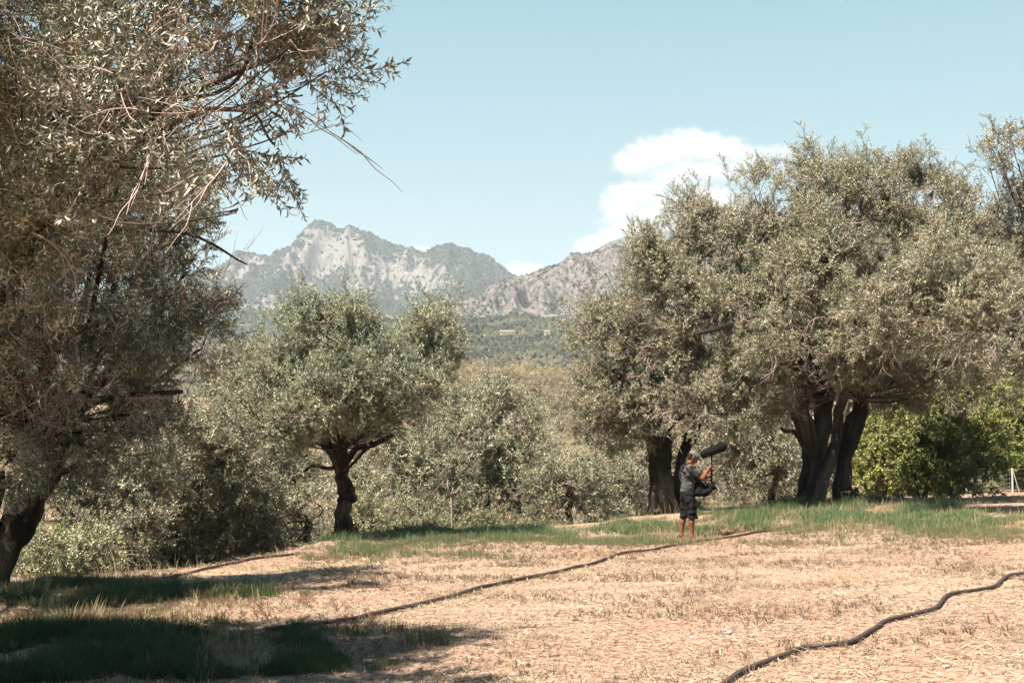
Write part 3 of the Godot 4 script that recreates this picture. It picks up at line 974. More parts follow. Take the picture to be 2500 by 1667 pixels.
func make_cover() -> void:
	var W := Color(1, 1, 1)
	# dry stubble, denser near the camera
	var near := PackedVector2Array([Vector2(-3.9, 8.2), Vector2(4.2, 8.2), Vector2(6.4, 17), Vector2(-6.6, 17)])
	var mid := PackedVector2Array([Vector2(-6.5, 17), Vector2(6.6, 17), Vector2(10.5, 28), Vector2(-4.0, 28), Vector2(-7.5, 22)])
	var far := PackedVector2Array([Vector2(-4.0, 28), Vector2(10.5, 28), Vector2(16, 40), Vector2(9, 36), Vector2(3, 33.5), Vector2(-2, 31)])
	grow("straw_litter", G.litter, M.grass, 6500, near, 0.6, 1.2, Color(0.85, 0.85, 0.85), Color(1.15, 1.12, 1.05))
	grow("straw_litter", G.litter, M.grass, 5500, mid, 0.8, 1.4, Color(0.85, 0.85, 0.85), Color(1.15, 1.12, 1.05))
	grow("dry_stubble", G.dry, M.grass, 3600, near, 0.25, 0.65, Color(0.9, 0.88, 0.85), Color(1.2, 1.2, 1.1), -0.25, 30.0)
	grow("dry_stubble", G.dry, M.grass, 4500, mid, 0.3, 0.7, Color(0.9, 0.88, 0.85), Color(1.2, 1.2, 1.1), -0.2, 30.0)
	grow("dry_stubble", G.dry, M.grass, 3000, far, 0.4, 0.9, Color(0.95, 0.95, 0.9), Color(1.2, 1.25, 1.1), -0.3, 30.0)
	grow("small_weeds", G.weed, M.grass, 4200, near, 0.2, 0.75, Color(0.75, 0.75, 0.75), Color(1.4, 1.3, 1.1), -0.15, 45.0)
	grow("small_weeds", G.weed, M.grass, 6000, mid, 0.25, 0.8, Color(0.75, 0.75, 0.75), Color(1.4, 1.3, 1.1), -0.15, 45.0)
	grow("clods", G.clod, M.stone, 5000, near, 0.006, 0.022, Color(0.8, 0.8, 0.8), Color(1.25, 1.25, 1.25))
	grow("clods", G.clod, M.stone, 4000, mid, 0.008, 0.03, Color(0.8, 0.8, 0.8), Color(1.25, 1.25, 1.25))
	grow("leaf_litter", [G.dead], M.leaf, 1300, near, 0.12, 0.26, Color(0.6, 0.7, 0.9), Color(1.0, 1.1, 1.2))
	grow("leaf_litter", [G.dead], M.leaf, 1500, mid, 0.14, 0.3, Color(0.6, 0.7, 0.9), Color(1.0, 1.1, 1.2))
	grow("leaf_litter", [G.dead], M.leaf, 500, spots([[0, 1440], [620, 1440], [900, 1500], [1050, 1600], [700, 1660], [0, 1660]]), 0.2, 0.5, Color(0.7, 0.7, 0.7), W)
	# green grass: in the left-hand shade, along the crest and below the right-hand trees
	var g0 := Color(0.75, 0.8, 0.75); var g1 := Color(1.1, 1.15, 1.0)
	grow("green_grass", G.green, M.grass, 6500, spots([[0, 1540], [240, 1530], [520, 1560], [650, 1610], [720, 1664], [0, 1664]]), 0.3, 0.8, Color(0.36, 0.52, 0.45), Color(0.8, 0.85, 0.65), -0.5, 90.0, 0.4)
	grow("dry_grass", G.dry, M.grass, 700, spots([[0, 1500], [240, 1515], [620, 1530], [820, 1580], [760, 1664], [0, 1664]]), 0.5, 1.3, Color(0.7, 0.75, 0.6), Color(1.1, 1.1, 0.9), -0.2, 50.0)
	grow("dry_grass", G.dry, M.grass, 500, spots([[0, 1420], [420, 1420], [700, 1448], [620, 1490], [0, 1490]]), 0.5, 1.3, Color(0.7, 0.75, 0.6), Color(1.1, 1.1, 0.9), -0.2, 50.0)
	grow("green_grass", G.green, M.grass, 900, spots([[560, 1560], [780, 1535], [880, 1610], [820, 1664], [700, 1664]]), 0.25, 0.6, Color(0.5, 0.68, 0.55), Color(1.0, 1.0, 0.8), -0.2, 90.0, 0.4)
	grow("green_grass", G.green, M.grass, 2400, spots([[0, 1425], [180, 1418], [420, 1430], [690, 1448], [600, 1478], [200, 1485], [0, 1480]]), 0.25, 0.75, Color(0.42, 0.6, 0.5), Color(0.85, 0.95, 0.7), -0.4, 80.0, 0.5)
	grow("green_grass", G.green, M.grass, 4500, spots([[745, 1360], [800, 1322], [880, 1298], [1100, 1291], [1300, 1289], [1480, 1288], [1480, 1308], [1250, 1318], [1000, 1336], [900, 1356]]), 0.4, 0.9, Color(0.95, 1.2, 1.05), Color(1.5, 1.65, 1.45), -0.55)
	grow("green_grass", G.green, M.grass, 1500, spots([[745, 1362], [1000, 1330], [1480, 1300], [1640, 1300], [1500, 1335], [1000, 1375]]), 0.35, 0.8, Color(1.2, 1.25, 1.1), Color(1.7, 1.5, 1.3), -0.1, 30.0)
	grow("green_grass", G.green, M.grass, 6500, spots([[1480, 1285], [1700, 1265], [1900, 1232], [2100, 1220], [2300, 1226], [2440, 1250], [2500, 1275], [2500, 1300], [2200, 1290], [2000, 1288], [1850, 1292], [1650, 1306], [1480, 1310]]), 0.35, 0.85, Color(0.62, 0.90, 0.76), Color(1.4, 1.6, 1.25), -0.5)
	grow("dry_grass", G.dry, M.grass, 1200, spots([[1480, 1285], [1700, 1265], [1900, 1232], [2100, 1220], [2300, 1226], [2440, 1250], [2500, 1275], [2500, 1310], [2200, 1300], [2000, 1298], [1650, 1316], [1480, 1320]]), 0.9, 1.9, Color(0.7, 0.75, 0.6), Color(1.1, 1.1, 0.9))
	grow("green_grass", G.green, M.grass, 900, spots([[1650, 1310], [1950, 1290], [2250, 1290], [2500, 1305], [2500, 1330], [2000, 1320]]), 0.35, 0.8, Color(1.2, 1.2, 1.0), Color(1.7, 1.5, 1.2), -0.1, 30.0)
	# rough dry growth behind the crest
	grow("rough_growth", G.dry, M.grass, 9000, PackedVector2Array([Vector2(-12, 24), Vector2(-6, 24.5), Vector2(-3, 31), Vector2(3, 34.5), Vector2(9, 41), Vector2(18, 45), Vector2(18, 53), Vector2(-12, 53)]), 1.2, 3.6, Color(0.55, 0.6, 0.5), Color(1.0, 1.0, 0.85), -0.4)
	grow("tall_dry_grass", G.dry, M.grass, 80, PackedVector2Array([Vector2(3.0, 27.3), Vector2(4.1, 27.3), Vector2(4.1, 28.2), Vector2(3.0, 28.2)]), 0.8, 1.5, Color(0.9, 0.9, 0.75), Color(1.2, 1.2, 1.0))
	for q in [[900, [[0, 1500], [300, 1500], [700, 1520], [1100, 1570], [1060, 1664], [0, 1664]]], [600, [[0, 1410], [420, 1415], [760, 1440], [700, 1495], [0, 1500]]], [900, [[720, 1375], [860, 1310], [1480, 1295], [1680, 1290], [1600, 1345], [1000, 1385]]], [900, [[1480, 1320], [1700, 1300], [1950, 1285], [2250, 1285], [2500, 1300], [2500, 1345], [2100, 1325], [1700, 1335]]]]:
		grow("thin_grass", G.green, M.grass, q[0], spots(q[1]), 0.2, 0.6, Color(0.55, 0.72, 0.58), Color(1.7, 1.45, 1.15), -0.15, 110.0, 0.6)
		grow("fallen_leaves", [G.dead], M.leaf, q[0] / 2, spots(q[1]), 0.15, 0.4, Color(0.5, 0.5, 0.5), Color(1.0, 1.0, 1.0))
	# pale stones
	for s in [[1780, 1553, 0.030], [1690, 1562, 0.02], [1622, 1546, 0.018], [2312, 1634, 0.028], [1958, 1517, 0.014]]:
		var p := onto_ground(s[0], s[1])
		var o := part("pale_stone", G.clod[0], M.limestone)
		o.transform = Transform3D(Basis(Vector3.UP, rf(0, TAU)), p + Vector3(0, s[2] * 0.3, 0)).scaled_local(Vector3.ONE * s[2])
		tag(o, "small pale stone lying in the dry stubble near the front hose", "stone", "pale stones in the stubble")
	for i in 9:
		var u := 2306.0 + i * 7.5
		var p := P(u, 1221.0 + 1.5 * sin(i * 2.1), 38.0)
		p.y = ground(p.x, 38.0)
		var o := part("edging_stone", G.clod[i % 2], M.limestone)
		var s := rf(0.06, 0.11)
		o.transform = Transform3D(Basis(Vector3.UP, rf(0, TAU)), p + Vector3(0, s * 0.5, 0)).scaled_local(Vector3.ONE * s)
		tag(o, "grey stone in the short row at the grass edge by the wire fence", "stone", "row of grey stones by the fence")

func make_hose(label: String, list: Array, r: float) -> void:
	var pts := []; var rad := []
	var g: Array[Vector3] = []
	for q in list: g.append(onto_ground(q[0], q[1]))
	for i in g.size() - 1:
		for k in 6:
			var p := g[i].cubic_interpolate(g[i + 1], g[maxi(i - 1, 0)], g[mini(i + 2, g.size() - 1)], k / 6.0)
			p.x += 0.012 * nz.get_noise_2d(p.x * 80.0, p.z * 80.0)
			p.y = ground(p.x, -p.z) + r * 0.95 + 0.008
			pts.append(p); rad.append(r)
	var b := Buf.new()
	tube(b, pts, rad, 10, Color(1, 1, 1), 0.0, 2)
	var o := part("irrigation_hose", b.mesh(), M.hose)
	tag(o, label, "hose", "black irrigation hoses")

func make_things() -> void:
	make_hose("thick dark irrigation hose in the right foreground, winding up to the right", [[1730, 1706], [1790, 1667], [1850, 1637], [1905, 1613], [1960, 1595], [2020, 1586], [2080, 1575], [2130, 1548], [2165, 1526], [2230, 1508], [2285, 1492], [2305, 1468], [2330, 1455], [2400, 1446], [2440, 1432], [2462, 1412], [2500, 1405], [2560, 1396]], 0.019)
	make_hose("long dark irrigation hose running across the middle of the field towards the person", [[648, 1546], [690, 1541], [740, 1536], [830, 1524], [870, 1517], [960, 1497], [1050, 1476], [1130, 1455], [1210, 1432], [1290, 1415], [1380, 1396], [1440, 1384], [1468, 1374], [1510, 1358], [1600, 1345], [1700, 1327], [1800, 1312], [1880, 1298], [1935, 1289]], 0.023)
	make_hose("thin dark irrigation hose at the left crest of the field", [[360, 1426], [420, 1413], [480, 1398], [540, 1385], [600, 1372], [660, 1363], [720, 1357]], 0.022)
	# the wire fence
	var f := thing("wire_fence", "wire mesh fence with a pale post in front of green shrubs", "fence", stand(13.6, 40.0))
	var o0 := f.position
	var ends := [P(2362, 1215, 39.5), P(2474, 1205, 40.0), P(2640, 1200, 43.0)]
	var tall := [0.5, 0.72, 0.72]
	for i in 3:
		var g: Vector3 = ends[i]; g.y = ground(g.x, -g.z)
		ends[i] = g
		var b := Buf.new()
		tube(b, [g - o0 - Vector3(0, 0.1, 0), g - o0 + Vector3(0, tall[i], 0)], [0.03, 0.028], 8, Color(1, 1, 1), 0.0, 2)
		part("post", b.mesh(), M.post, f)
	var b2 := Buf.new()
	tube(b2, [ends[1] - o0 + Vector3(0.02, 0.66, 0), ends[1] - o0 + Vector3(0.16, 0.0, 0.1)], [0.010, 0.010], 5, Color(1, 1, 1), 0.0, 2)
	part("brace", b2.mesh(), M.post, f)
	for s in 2:
		var a: Vector3 = ends[s]; var c: Vector3 = ends[s + 1]
		for k in 6:
			var h0: float = tall[s] * (0.08 + 0.18 * k); var h1: float = tall[s + 1] * (0.08 + 0.18 * k)
			var bw := Buf.new()
			tube(bw, [a - o0 + Vector3(0, h0, 0), a.lerp(c, 0.5) - o0 + Vector3(0, (h0 + h1) * 0.5 - 0.015, 0), c - o0 + Vector3(0, h1, 0)], [0.004, 0.004, 0.004], 4, Color(1, 1, 1), 0.0, 4)
			part("wire", bw.mesh(), M.wire, f)
		var n := 16
		for k in range(1, n):
			var q := a.lerp(c, float(k) / n)
			var bw := Buf.new()
			tube(bw, [q - o0 + Vector3(0, 0.02, 0), q - o0 + Vector3(0, lerpf(tall[s], tall[s + 1], float(k) / n) * 0.98, 0)], [0.004, 0.004], 4, Color(1, 1, 1), 0.0, 1)
			part("stay_wire", bw.mesh(), M.wire, f)

func make_trees() -> void:
	var near_group := "old olive trees of the grove"
	# right: the big olive on its split trunk
	var d := 33.0
	olive("olive_tree", "huge old olive on a thick split trunk with flaring roots, right half", near_group, stand(7.45, 33.0),
		[stem([[1958, 1240, 22], [1970, 1190, 18], [1980, 1130, 19], [1976, 1075, 20], [1962, 1015, 22], [1948, 968, 25], [1940, 945, 18]], d),
		stem([[1985, 1240, 20, -0.5], [2004, 1180, 18, -0.45], [2030, 1110, 15, -0.4], [2042, 1060, 13, -0.3], [2050, 1010, 12], [2062, 950, 10]], d),
		stem([[1982, 1200, 10, 0.3], [1998, 1090, 19, 0.2], [2006, 1015, 22, 0.1], [2012, 955, 20, 0.1], [2004, 915, 13, 0.1]], d),
		stem([[2066, 1242, 34], [2060, 1195, 21], [2062, 1130, 16], [2080, 1065, 20], [2094, 1022, 23], [2100, 985, 14], [2094, 930, 11], [2100, 880, 10]], d),
		stem([[2060, 1215, 20, -0.3], [2090, 1217, 13, -0.6], [2140, 1228, 7, -0.9]], d),
		stem([[1975, 1215, 18, -0.2], [1950, 1226, 10, -0.5], [1925, 1234, 6, -0.6]], d)],
		[stem([[1972, 1095, 9, -0.4], [1948, 1066, 7, -0.6], [1930, 1052, 6, -0.7], [1905, 1046, 4, -0.7]], d),
		stem([[1948, 970, 20], [1900, 900, 14], [1850, 830, 11, -0.6], [1800, 800, 10, -1.2], [1750, 800, 8, -1.8], [1700, 815, 6, -2.2]], d),
		stem([[1800, 800, 9, -1.4], [1830, 775, 8, -1.6], [1880, 780, 7, -1.8], [1920, 790, 5, -2.0]], d),
		stem([[2105, 930, 16], [2060, 870, 13, -0.8], [1990, 835, 11, -1.6], [1930, 820, 8, -2.2]], d),
		stem([[2110, 900, 14], [2150, 800, 10], [2170, 680, 7], [2180, 560, 4]], d),
		stem([[2000, 920, 14], [1960, 800, 10], [1940, 660, 7], [1900, 520, 4]], d)],
		masses([[1640, 690, 120, 130], [1590, 640, 70, 80], [1700, 560, 80, 90], [1800, 600, 140, 150], [1845, 470, 50, 60], [1930, 620, 110, 110], [1990, 440, 70, 75], [2000, 540, 130, 130], [2110, 470, 95, 90], [2220, 480, 120, 100], [2190, 590, 150, 130], [2330, 580, 100, 130], [2390, 680, 90, 130],
			[1760, 780, 170, 120], [1920, 760, 150, 110], [2090, 740, 160, 120], [2270, 770, 150, 130], [1690, 900, 130, 110], [1840, 930, 110, 80, -1.4], [1940, 890, 90, 60, -1.6], [2080, 870, 110, 70, -1.2], [2230, 890, 130, 85], [2370, 850, 100, 100], [2010, 655, 110, 90, -2.0], [1760, 1000, 90, 50, -1.0], [1930, 800, 130, 80, -2.4], [2110, 800, 140, 80, -2.4], [2050, 860, 120, 55, -2.0], [2020, 905, 90, 40, -1.3], [2300, 720, 130, 90, -5.0], [2400, 800, 90, 80, -5.5], [2190, 770, 110, 80, -4.5], [1960, 930, 90, 50, 1.6], [2030, 945, 90, 45, 1.8], [1890, 985, 80, 45, 0.8], [2160, 945, 80, 45, 0.8], [1720, 1010, 80, 45, -0.6], [1830, 1010, 70, 40, -0.6], [1900, 985, 50, 35, -1.0], [2210, 955, 90, 45, -0.8], [2330, 945, 90, 55, -1.2]], d, 1.0, 1.3),
		{"fork": P(2040, 960, 33.0), "scale": 0.88, "density": 90.0, "bare": 2.2, "tint": Color(1.25, 1.22, 1.08), "gap": 0.05, "shoots": 7.0, "bough": 0.6})
	# behind the person
	d = 35.0
	olive("olive_tree", "olive with a straight dark trunk just behind the person", near_group, stand(3.7, 35.0),
		[stem([[1618, 1262, 42], [1616, 1220, 30], [1613, 1160, 26], [1612, 1100, 27], [1616, 1070, 30]], d),
		stem([[1652, 1258, 12, 0.8], [1652, 1200, 10, 0.8], [1664, 1120, 11, 0.8], [1690, 1060, 16, 0.6], [1700, 1030, 12, 0.5]], d),
		stem([[1612, 1246, 16, -0.2], [1590, 1262, 8, -0.4], [1572, 1268, 5, -0.5]], d)],
		[stem([[1600, 1090, 12], [1575, 1070, 8], [1545, 1065, 6], [1520, 1050, 4]], d), stem([[1618, 1075, 18], [1560, 980, 10], [1500, 900, 6]], d), stem([[1690, 1050, 14, 0.6], [1680, 980, 9], [1650, 880, 6]], d)],
		masses([[1500, 800, 110, 70], [1440, 850, 70, 80], [1570, 860, 110, 110], [1480, 930, 105, 95], [1440, 1000, 60, 60], [1570, 1000, 110, 70], [1680, 1010, 80, 60], [1500, 1030, 70, 45], [1640, 1060, 60, 40, 1.5], [1490, 1060, 60, 40, 0.6]], d, 1.1, 0.9),
		{"fork": P(1614, 1075, 35.0), "scale": 0.88, "density": 76.0, "bare": 1.8, "tint": Color(1.22, 1.20, 1.07), "gap": 0.02})
	# left of the middle, on the crest
	d = 29.0
	olive("olive_tree", "round topped olive with a slender knobbly trunk on the crest, left of centre", near_group, stand(-3.43, 29.0),
		[stem([[838, 1318, 22], [838, 1260, 19], [842, 1225, 19], [844, 1205, 18], [837, 1165, 14], [833, 1130, 14], [836, 1105, 15], [838, 1060, 11]], d),
		stem([[858, 1222, 10], [861, 1210, 11, -0.05], [852, 1190, 8]], d)],
		[stem([[834, 1150, 14], [815, 1115, 14], [800, 1085, 15], [790, 1060, 12], [770, 1020, 8]], d), stem([[836, 1140, 9], [855, 1110, 8], [885, 1088, 7], [930, 1076, 6], [960, 1060, 4]], d),
		stem([[840, 1150, 4, -0.2], [875, 1115, 4, -0.2], [905, 1090, 4, -0.2], [930, 1075, 3, -0.2]], d), stem([[815, 1140, 5], [780, 1142, 5], [760, 1138, 4], [740, 1150, 3]], d), stem([[838, 1090, 12], [860, 1000, 8], [880, 880, 5]], d)],
		masses([[700, 830, 62, 75], [785, 812, 66, 64], [865, 818, 62, 70], [740, 900, 95, 80], [860, 910, 115, 100], [690, 1000, 80, 80], [770, 1010, 100, 75], [900, 1010, 110, 65], [1000, 960, 90, 80], [1030, 860, 60, 70], [1085, 775, 44, 42], [1060, 820, 50, 50], [980, 1030, 75, 55], [720, 1090, 75, 45], [1080, 900, 50, 50], [640, 1050, 55, 50], [770, 1010, 70, 36, -1.1], [880, 1005, 80, 36, -1.2], [820, 960, 90, 60, -1.4], [950, 1050, 60, 35, -0.8], [690, 1060, 50, 40, -0.9]], d, 1.15, 0.8),
		{"fork": P(835, 1090, 29.0), "scale": 0.85, "density": 78.0, "tint": Color(1.12, 1.2, 1.04), "shoots": 16.0, "gap": -0.06, "bough": 0.45})
	# left foreground: leaning trunk at the edge of the frame
	d = 20.0
	olive("olive_tree", "old olive leaning at the left edge, its dark trunk cut by the frame", near_group, stand(-7.5, 20.0),
		[stem([[-60, 1450, 62], [-20, 1390, 50], [15, 1325, 44], [48, 1260, 40], [80, 1200, 38], [115, 1130, 32], [150, 1060, 24]], d),
		stem([[-70, 1440, 40], [-40, 1330, 32], [-30, 1250, 30], [-20, 1150, 24]], d),
		stem([[60, 1250, 22, -0.3], [100, 1190, 14, -0.4], [150, 1150, 8, -0.6], [210, 1130, 5, -0.8]], d)],
		[stem([[100, 1150, 26], [70, 1000, 20], [30, 850, 16, -1], [10, 700, 14, -2], [60, 580, 11, -2.6], [200, 520, 8, -3]], d), stem([[120, 1100, 20], [200, 1000, 12, -1], [330, 960, 8, -1.6], [440, 960, 5, -1.8]], d),
		stem([[40, 880, 16, -1], [140, 700, 11, -1.4], [190, 600, 9, -1.8], [280, 560, 6, -2.0], [400, 560, 5, -2.0], [520, 600, 3, -2.0], [600, 650, 2, -2.0]], d)],
		masses([[80, 560, 150, 120, -2.5], [250, 560, 130, 110, -2.0], [380, 620, 120, 120, -1.0], [425, 540, 85, 90], [465, 660, 65, 90], [120, 740, 150, 120, -3.0], [300, 760, 140, 110, -2.0], [405, 790, 120, 100], [100, 900, 140, 110, -3.0], [270, 920, 140, 100, -2.0], [385, 920, 120, 90, -0.5], [495, 850, 70, 90], [90, 1040, 120, 80, -2.0], [230, 1060, 100, 60, -1.5], [40, 1130, 60, 50, -1.0], [495, 780, 55, 60], [-120, 700, 160, 200, -1.0], [-120, 950, 150, 150, -1.0], [120, 400, 140, 90, -4.5], [300, 430, 110, 80, -4.0], [-100, 430, 150, 120, -4.5], [385, 470, 80, 70, -2.0], [10, 1010, 80, 80, -3.5], [160, 1120, 80, 50, -1.0], [20, 1130, 70, 45, -2.0], [280, 1100, 80, 50, -0.6], [380, 1060, 70, 50], [340, 1010, 80, 60, -1.0]], d, 1.0, 0.5) + [[Vector3(-7.2, 3.5, -14.3), Vector3(1.3, 0.9, 1.2)], [Vector3(-6.3, 4.3, -15.3), Vector3(1.4, 0.9, 1.3)], [Vector3(-8.4, 3.9, -15.6), Vector3(1.4, 1.0, 1.4)], [Vector3(-5.6, 4.9, -16.2), Vector3(1.2, 0.8, 1.2)], [Vector3(-8.0, 4.6, -17.5), Vector3(1.5, 1.0, 1.4)]],
		{"fork": P(110, 1040, 19.5), "density": 66.0, "tint": Color(0.90, 0.92, 0.80), "near": 300, "bare": 2.2, "dead": 0.4, "gap": -0.06, "shoots": 6.0, "bough": 1.0})
	# overhead: boughs reaching in from a tree outside the frame
	d = 10.5
	olive("olive_tree", "near olive whose twiggy boughs hang into the upper left corner", near_group, stand(-5.9, 11.5),
		[stem([[-760, 1640, 100, 1.0], [-720, 1400, 85, 1.0], [-650, 1150, 80, 1.0], [-520, 950, 70, 0.8]], d)],
		[stem([[-520, 950, 60, 0.8], [-250, 760, 34], [-60, 640, 28, -0.3], [70, 560, 24, -0.8], [190, 470, 20, -1.4], [270, 400, 17, -1.8], [330, 310, 15, -2.1], [420, 255, 11, -2.5], [560, 180, 8, -3.0], [680, 130, 5, -3.4]], d),
		stem([[-400, 900, 40, 0.5], [-120, 800, 26], [20, 700, 20, -0.5], [60, 580, 17, -0.7], [70, 400, 13, -0.8], [150, 250, 9, -1.2], [300, 100, 6, -1.8]], d),
		stem([[270, 400, 12, -1.8], [350, 320, 11, -2.2], [470, 280, 8, -2.7], [560, 250, 6, -3.0], [620, 300, 4, -3.2], [660, 350, 3, -3.2]], d),
		stem([[420, 255, 7, -2.5], [560, 200, 5, -3.0], [600, 110, 5, -3.1], [620, 40, 4, -3.1], [640, -60, 3, -3.1]], d)],
		masses([[60, 90, 150, 130, -1.06], [220, 110, 150, 130, -2.0], [355, 90, 140, 120, -2.5], [505, 90, 120, 110, -3.3], [585, 65, 93, 80, -3.75], [705, 105, 72, 76, -3.66], [765, 45, 51, 42, -3.26], [765, 185, 46, 38, -3.38], [665, 225, 76, 59, -3.21], [565, 205, 85, 68, -3.56], [685, 325, 52, 44, -3.48], [615, 295, 59, 51, -3.6], [515, 250, 110, 75, -3.32], [375, 260, 120, 90, -2.89], [250, 300, 130, 110, -2.04], [80, 300, 130, 130, -0.47], [150, 430, 110, 70, -0.92], [20, 440, 80, 90, -0.29], [350, 380, 90, 45, -1.95], [620, -60, 170, 80, -3.43], [-180, 100, 160, 180, -0.19], [-180, 420, 160, 180, -0.09], [-450, 250, 230, 260, 0.3], [-420, 620, 200, 200, 0.3], [565, 515, 18, 35, -3.69], [535, 430, 60, 28, -2.95], [30, 580, 90, 80, -0.48], [150, 560, 90, 60, -1.24], [10, 720, 70, 90, -0.87], [60, 830, 60, 60, -0.83], [250, 490, 80, 45, -2.16], [-300, -250, 280, 200, -0.07], [-100, -520, 350, 200, -0.9], [-700, -100, 300, 300, 0.41], [-300, 200, 200, 200, -0.13]], d, 1.05, 0.7) + [[Vector3(-4.3, 4.2, -8.0), Vector3(1.2, 0.8, 1.1)], [Vector3(-5.3, 3.8, -9.0), Vector3(1.2, 0.9, 1.2)], [Vector3(-5.2, 4.6, -7.0), Vector3(1.2, 0.8, 1.2)], [Vector3(-6.3, 4.4, -8.2), Vector3(1.3, 0.9, 1.3)], [Vector3(-4.6, 5.3, -9.4), Vector3(1.3, 0.8, 1.2)]],
		{"fork": P(-150, 500, 9.8), "density": 74.0, "scale": 0.8, "airy": 8.6, "tint": Color(1.15, 1.16, 1.0), "near": 300, "bare": 4.0, "dead": 0.5, "gap": -0.22, "start": 0.55, "shoots": 14.0, "bough": 0.2})
	# far right edge
	d = 31.0
	olive("olive_tree", "pale olive crown cut by the right edge of the frame", near_group, stand(13.0, 31.0),
		[stem([[2700, 1330, 40], [2690, 1200, 32], [2670, 1050, 28], [2650, 950, 24]], d)], [stem([[2650, 950, 20], [2580, 800, 12], [2520, 600, 8], [2480, 450, 4]], d)],
		masses([[2440, 370, 34, 50], [2490, 400, 50, 75], [2420, 410, 34, 26], [2495, 530, 75, 85], [2560, 640, 110, 130], [2480, 690, 70, 90], [2470, 800, 70, 80], [2580, 850, 130, 110], [2490, 910, 70, 60], [2720, 640, 140, 160], [2720, 880, 140, 120]], d, 1.0, 0.6),
		{"fork": P(2640, 940, 31.0), "density": 50.0, "tint": Color(1.15, 1.12, 1.05), "shoots": 10.0})
	# the lower terrace, left
	var low := "olive trees on the lower terrace"
	for q in [[300, 1386, 28.0, [[190, 1150, 110, 80], [140, 1250, 70, 80], [260, 1230, 110, 90], [340, 1180, 100, 90], [200, 1320, 80, 60], [330, 1290, 60, 40]], [[338, 1392, 14], [322, 1365, 11], [305, 1340, 10], [285, 1332, 9], [255, 1345, 7]], "wide low olive with a crooked branching trunk, lower left"],
		[430, 1380, 30.0, [[430, 1110, 120, 90], [480, 1190, 110, 90], [400, 1250, 90, 70], [520, 1270, 80, 60], [560, 1120, 90, 80]], [[428, 1392, 12], [427, 1340, 11], [425, 1280, 10], [440, 1220, 8]], "olive with a short upright trunk left of the hose on the crest"],
		[600, 1360, 34.0, [[600, 1010, 90, 90], [660, 1090, 110, 100], [600, 1180, 100, 90], [690, 1220, 90, 80], [620, 1290, 80, 50], [560, 930, 80, 70], [640, 930, 60, 70]], [[600, 1380, 12], [596, 1300, 10], [605, 1200, 8]], "grey green olive behind the slender trunk, on its left"],
		[745, 1345, 31.0, [[730, 1260, 60, 50], [690, 1290, 60, 50], [770, 1230, 40, 40]], [[752, 1355, 12], [750, 1310, 10], [752, 1270, 9]], "small bushy olive at the foot of the grassy bank, left"],
		[60, 1400, 26.0, [[60, 1330, 70, 60], [110, 1370, 60, 40], [20, 1380, 60, 40]], [[70, 1420, 8], [75, 1360, 6], [80, 1330, 4]], "grey low olive bush by the leaning trunk"]]:
		var gp := P(q[0], q[1], q[2]); gp = stand(gp.x, q[2])
		olive("olive_tree", q[5], low, gp, [stem(q[4], q[2])], [], masses(q[3], q[2], 1.0, 0.5), {"density": 80.0, "sides": 8, "scale": 1.1, "tint": Color(1.2, 1.2, 1.06) * rf(0.85, 1.08), "bare": 1.5})
	# the lower terrace, middle and right
	for q in [[1000, 1290, 37.0, [[960, 1130, 100, 80], [1050, 1170, 100, 80], [930, 1220, 90, 60], [1040, 1250, 90, 50]], [[1012, 1300, 10], [1018, 1240, 9], [1022, 1180, 7]], "low olive right of the slender trunk, with a thin leaning stem"],
		[1180, 1290, 40.0, [[1180, 1010, 90, 55], [1120, 1040, 80, 60], [1240, 1050, 80, 60], [1170, 1110, 130, 80], [1270, 1140, 90, 70], [1120, 1190, 90, 70], [1230, 1210, 100, 70], [1150, 1260, 70, 40]], [[1185, 1300, 11], [1190, 1220, 9], [1200, 1120, 7]], "broad pale green olive in the middle, below the far hill"],
		[1390, 1290, 38.0, [[1390, 1200, 90, 55], [1330, 1230, 80, 50], [1430, 1250, 70, 40], [1360, 1260, 90, 30]], [[1390, 1295, 9], [1388, 1250, 7], [1392, 1210, 5]], "low rounded pale olive left of the dark trunk"],
		[1320, 1250, 50.0, [[1330, 1130, 80, 45], [1390, 1150, 60, 40], [1280, 1160, 60, 40]], [[1330, 1250, 8], [1332, 1190, 6], [1335, 1150, 4]], "olive behind the low rounded one, below the bare earth"],
		[1860, 1235, 39.0, [[1860, 1110, 85, 70], [1790, 1140, 60, 60], [1910, 1150, 60, 60], [1850, 1190, 90, 40], [1780, 1090, 50, 40]], [[1880, 1245, 9], [1886, 1200, 7], [1900, 1150, 5]], "grey olive between the person and the big split trunk"],
		[1480, 1250, 44.0, [[1480, 1160, 50, 40], [1540, 1190, 50, 35], [1500, 1210, 60, 30]], [[1502, 1260, 7], [1498, 1210, 6], [1490, 1170, 4]], "small dark olive left of the trunk behind the person"],
		[2080, 1200, 46.0, [[2180, 1010, 110, 80], [2300, 1000, 130, 90], [2420, 960, 120, 90], [2490, 1020, 60, 60]], [[2260, 1230, 12], [2255, 1150, 10], [2262, 1080, 8]], "olive standing behind the green shrubs at the right"]]:
		var gp := P(q[0], q[1], q[2]); gp = stand(gp.x, q[2])
		olive("olive_tree", q[5], low, gp, [stem(q[4], q[2])], [], masses(q[3], q[2], 1.0, 0.7), {"density": 80.0, "sides": 8, "scale": 1.2, "tint": Color(1.25, 1.27, 1.12) * rf(0.85, 1.1), "bare": 1.3})
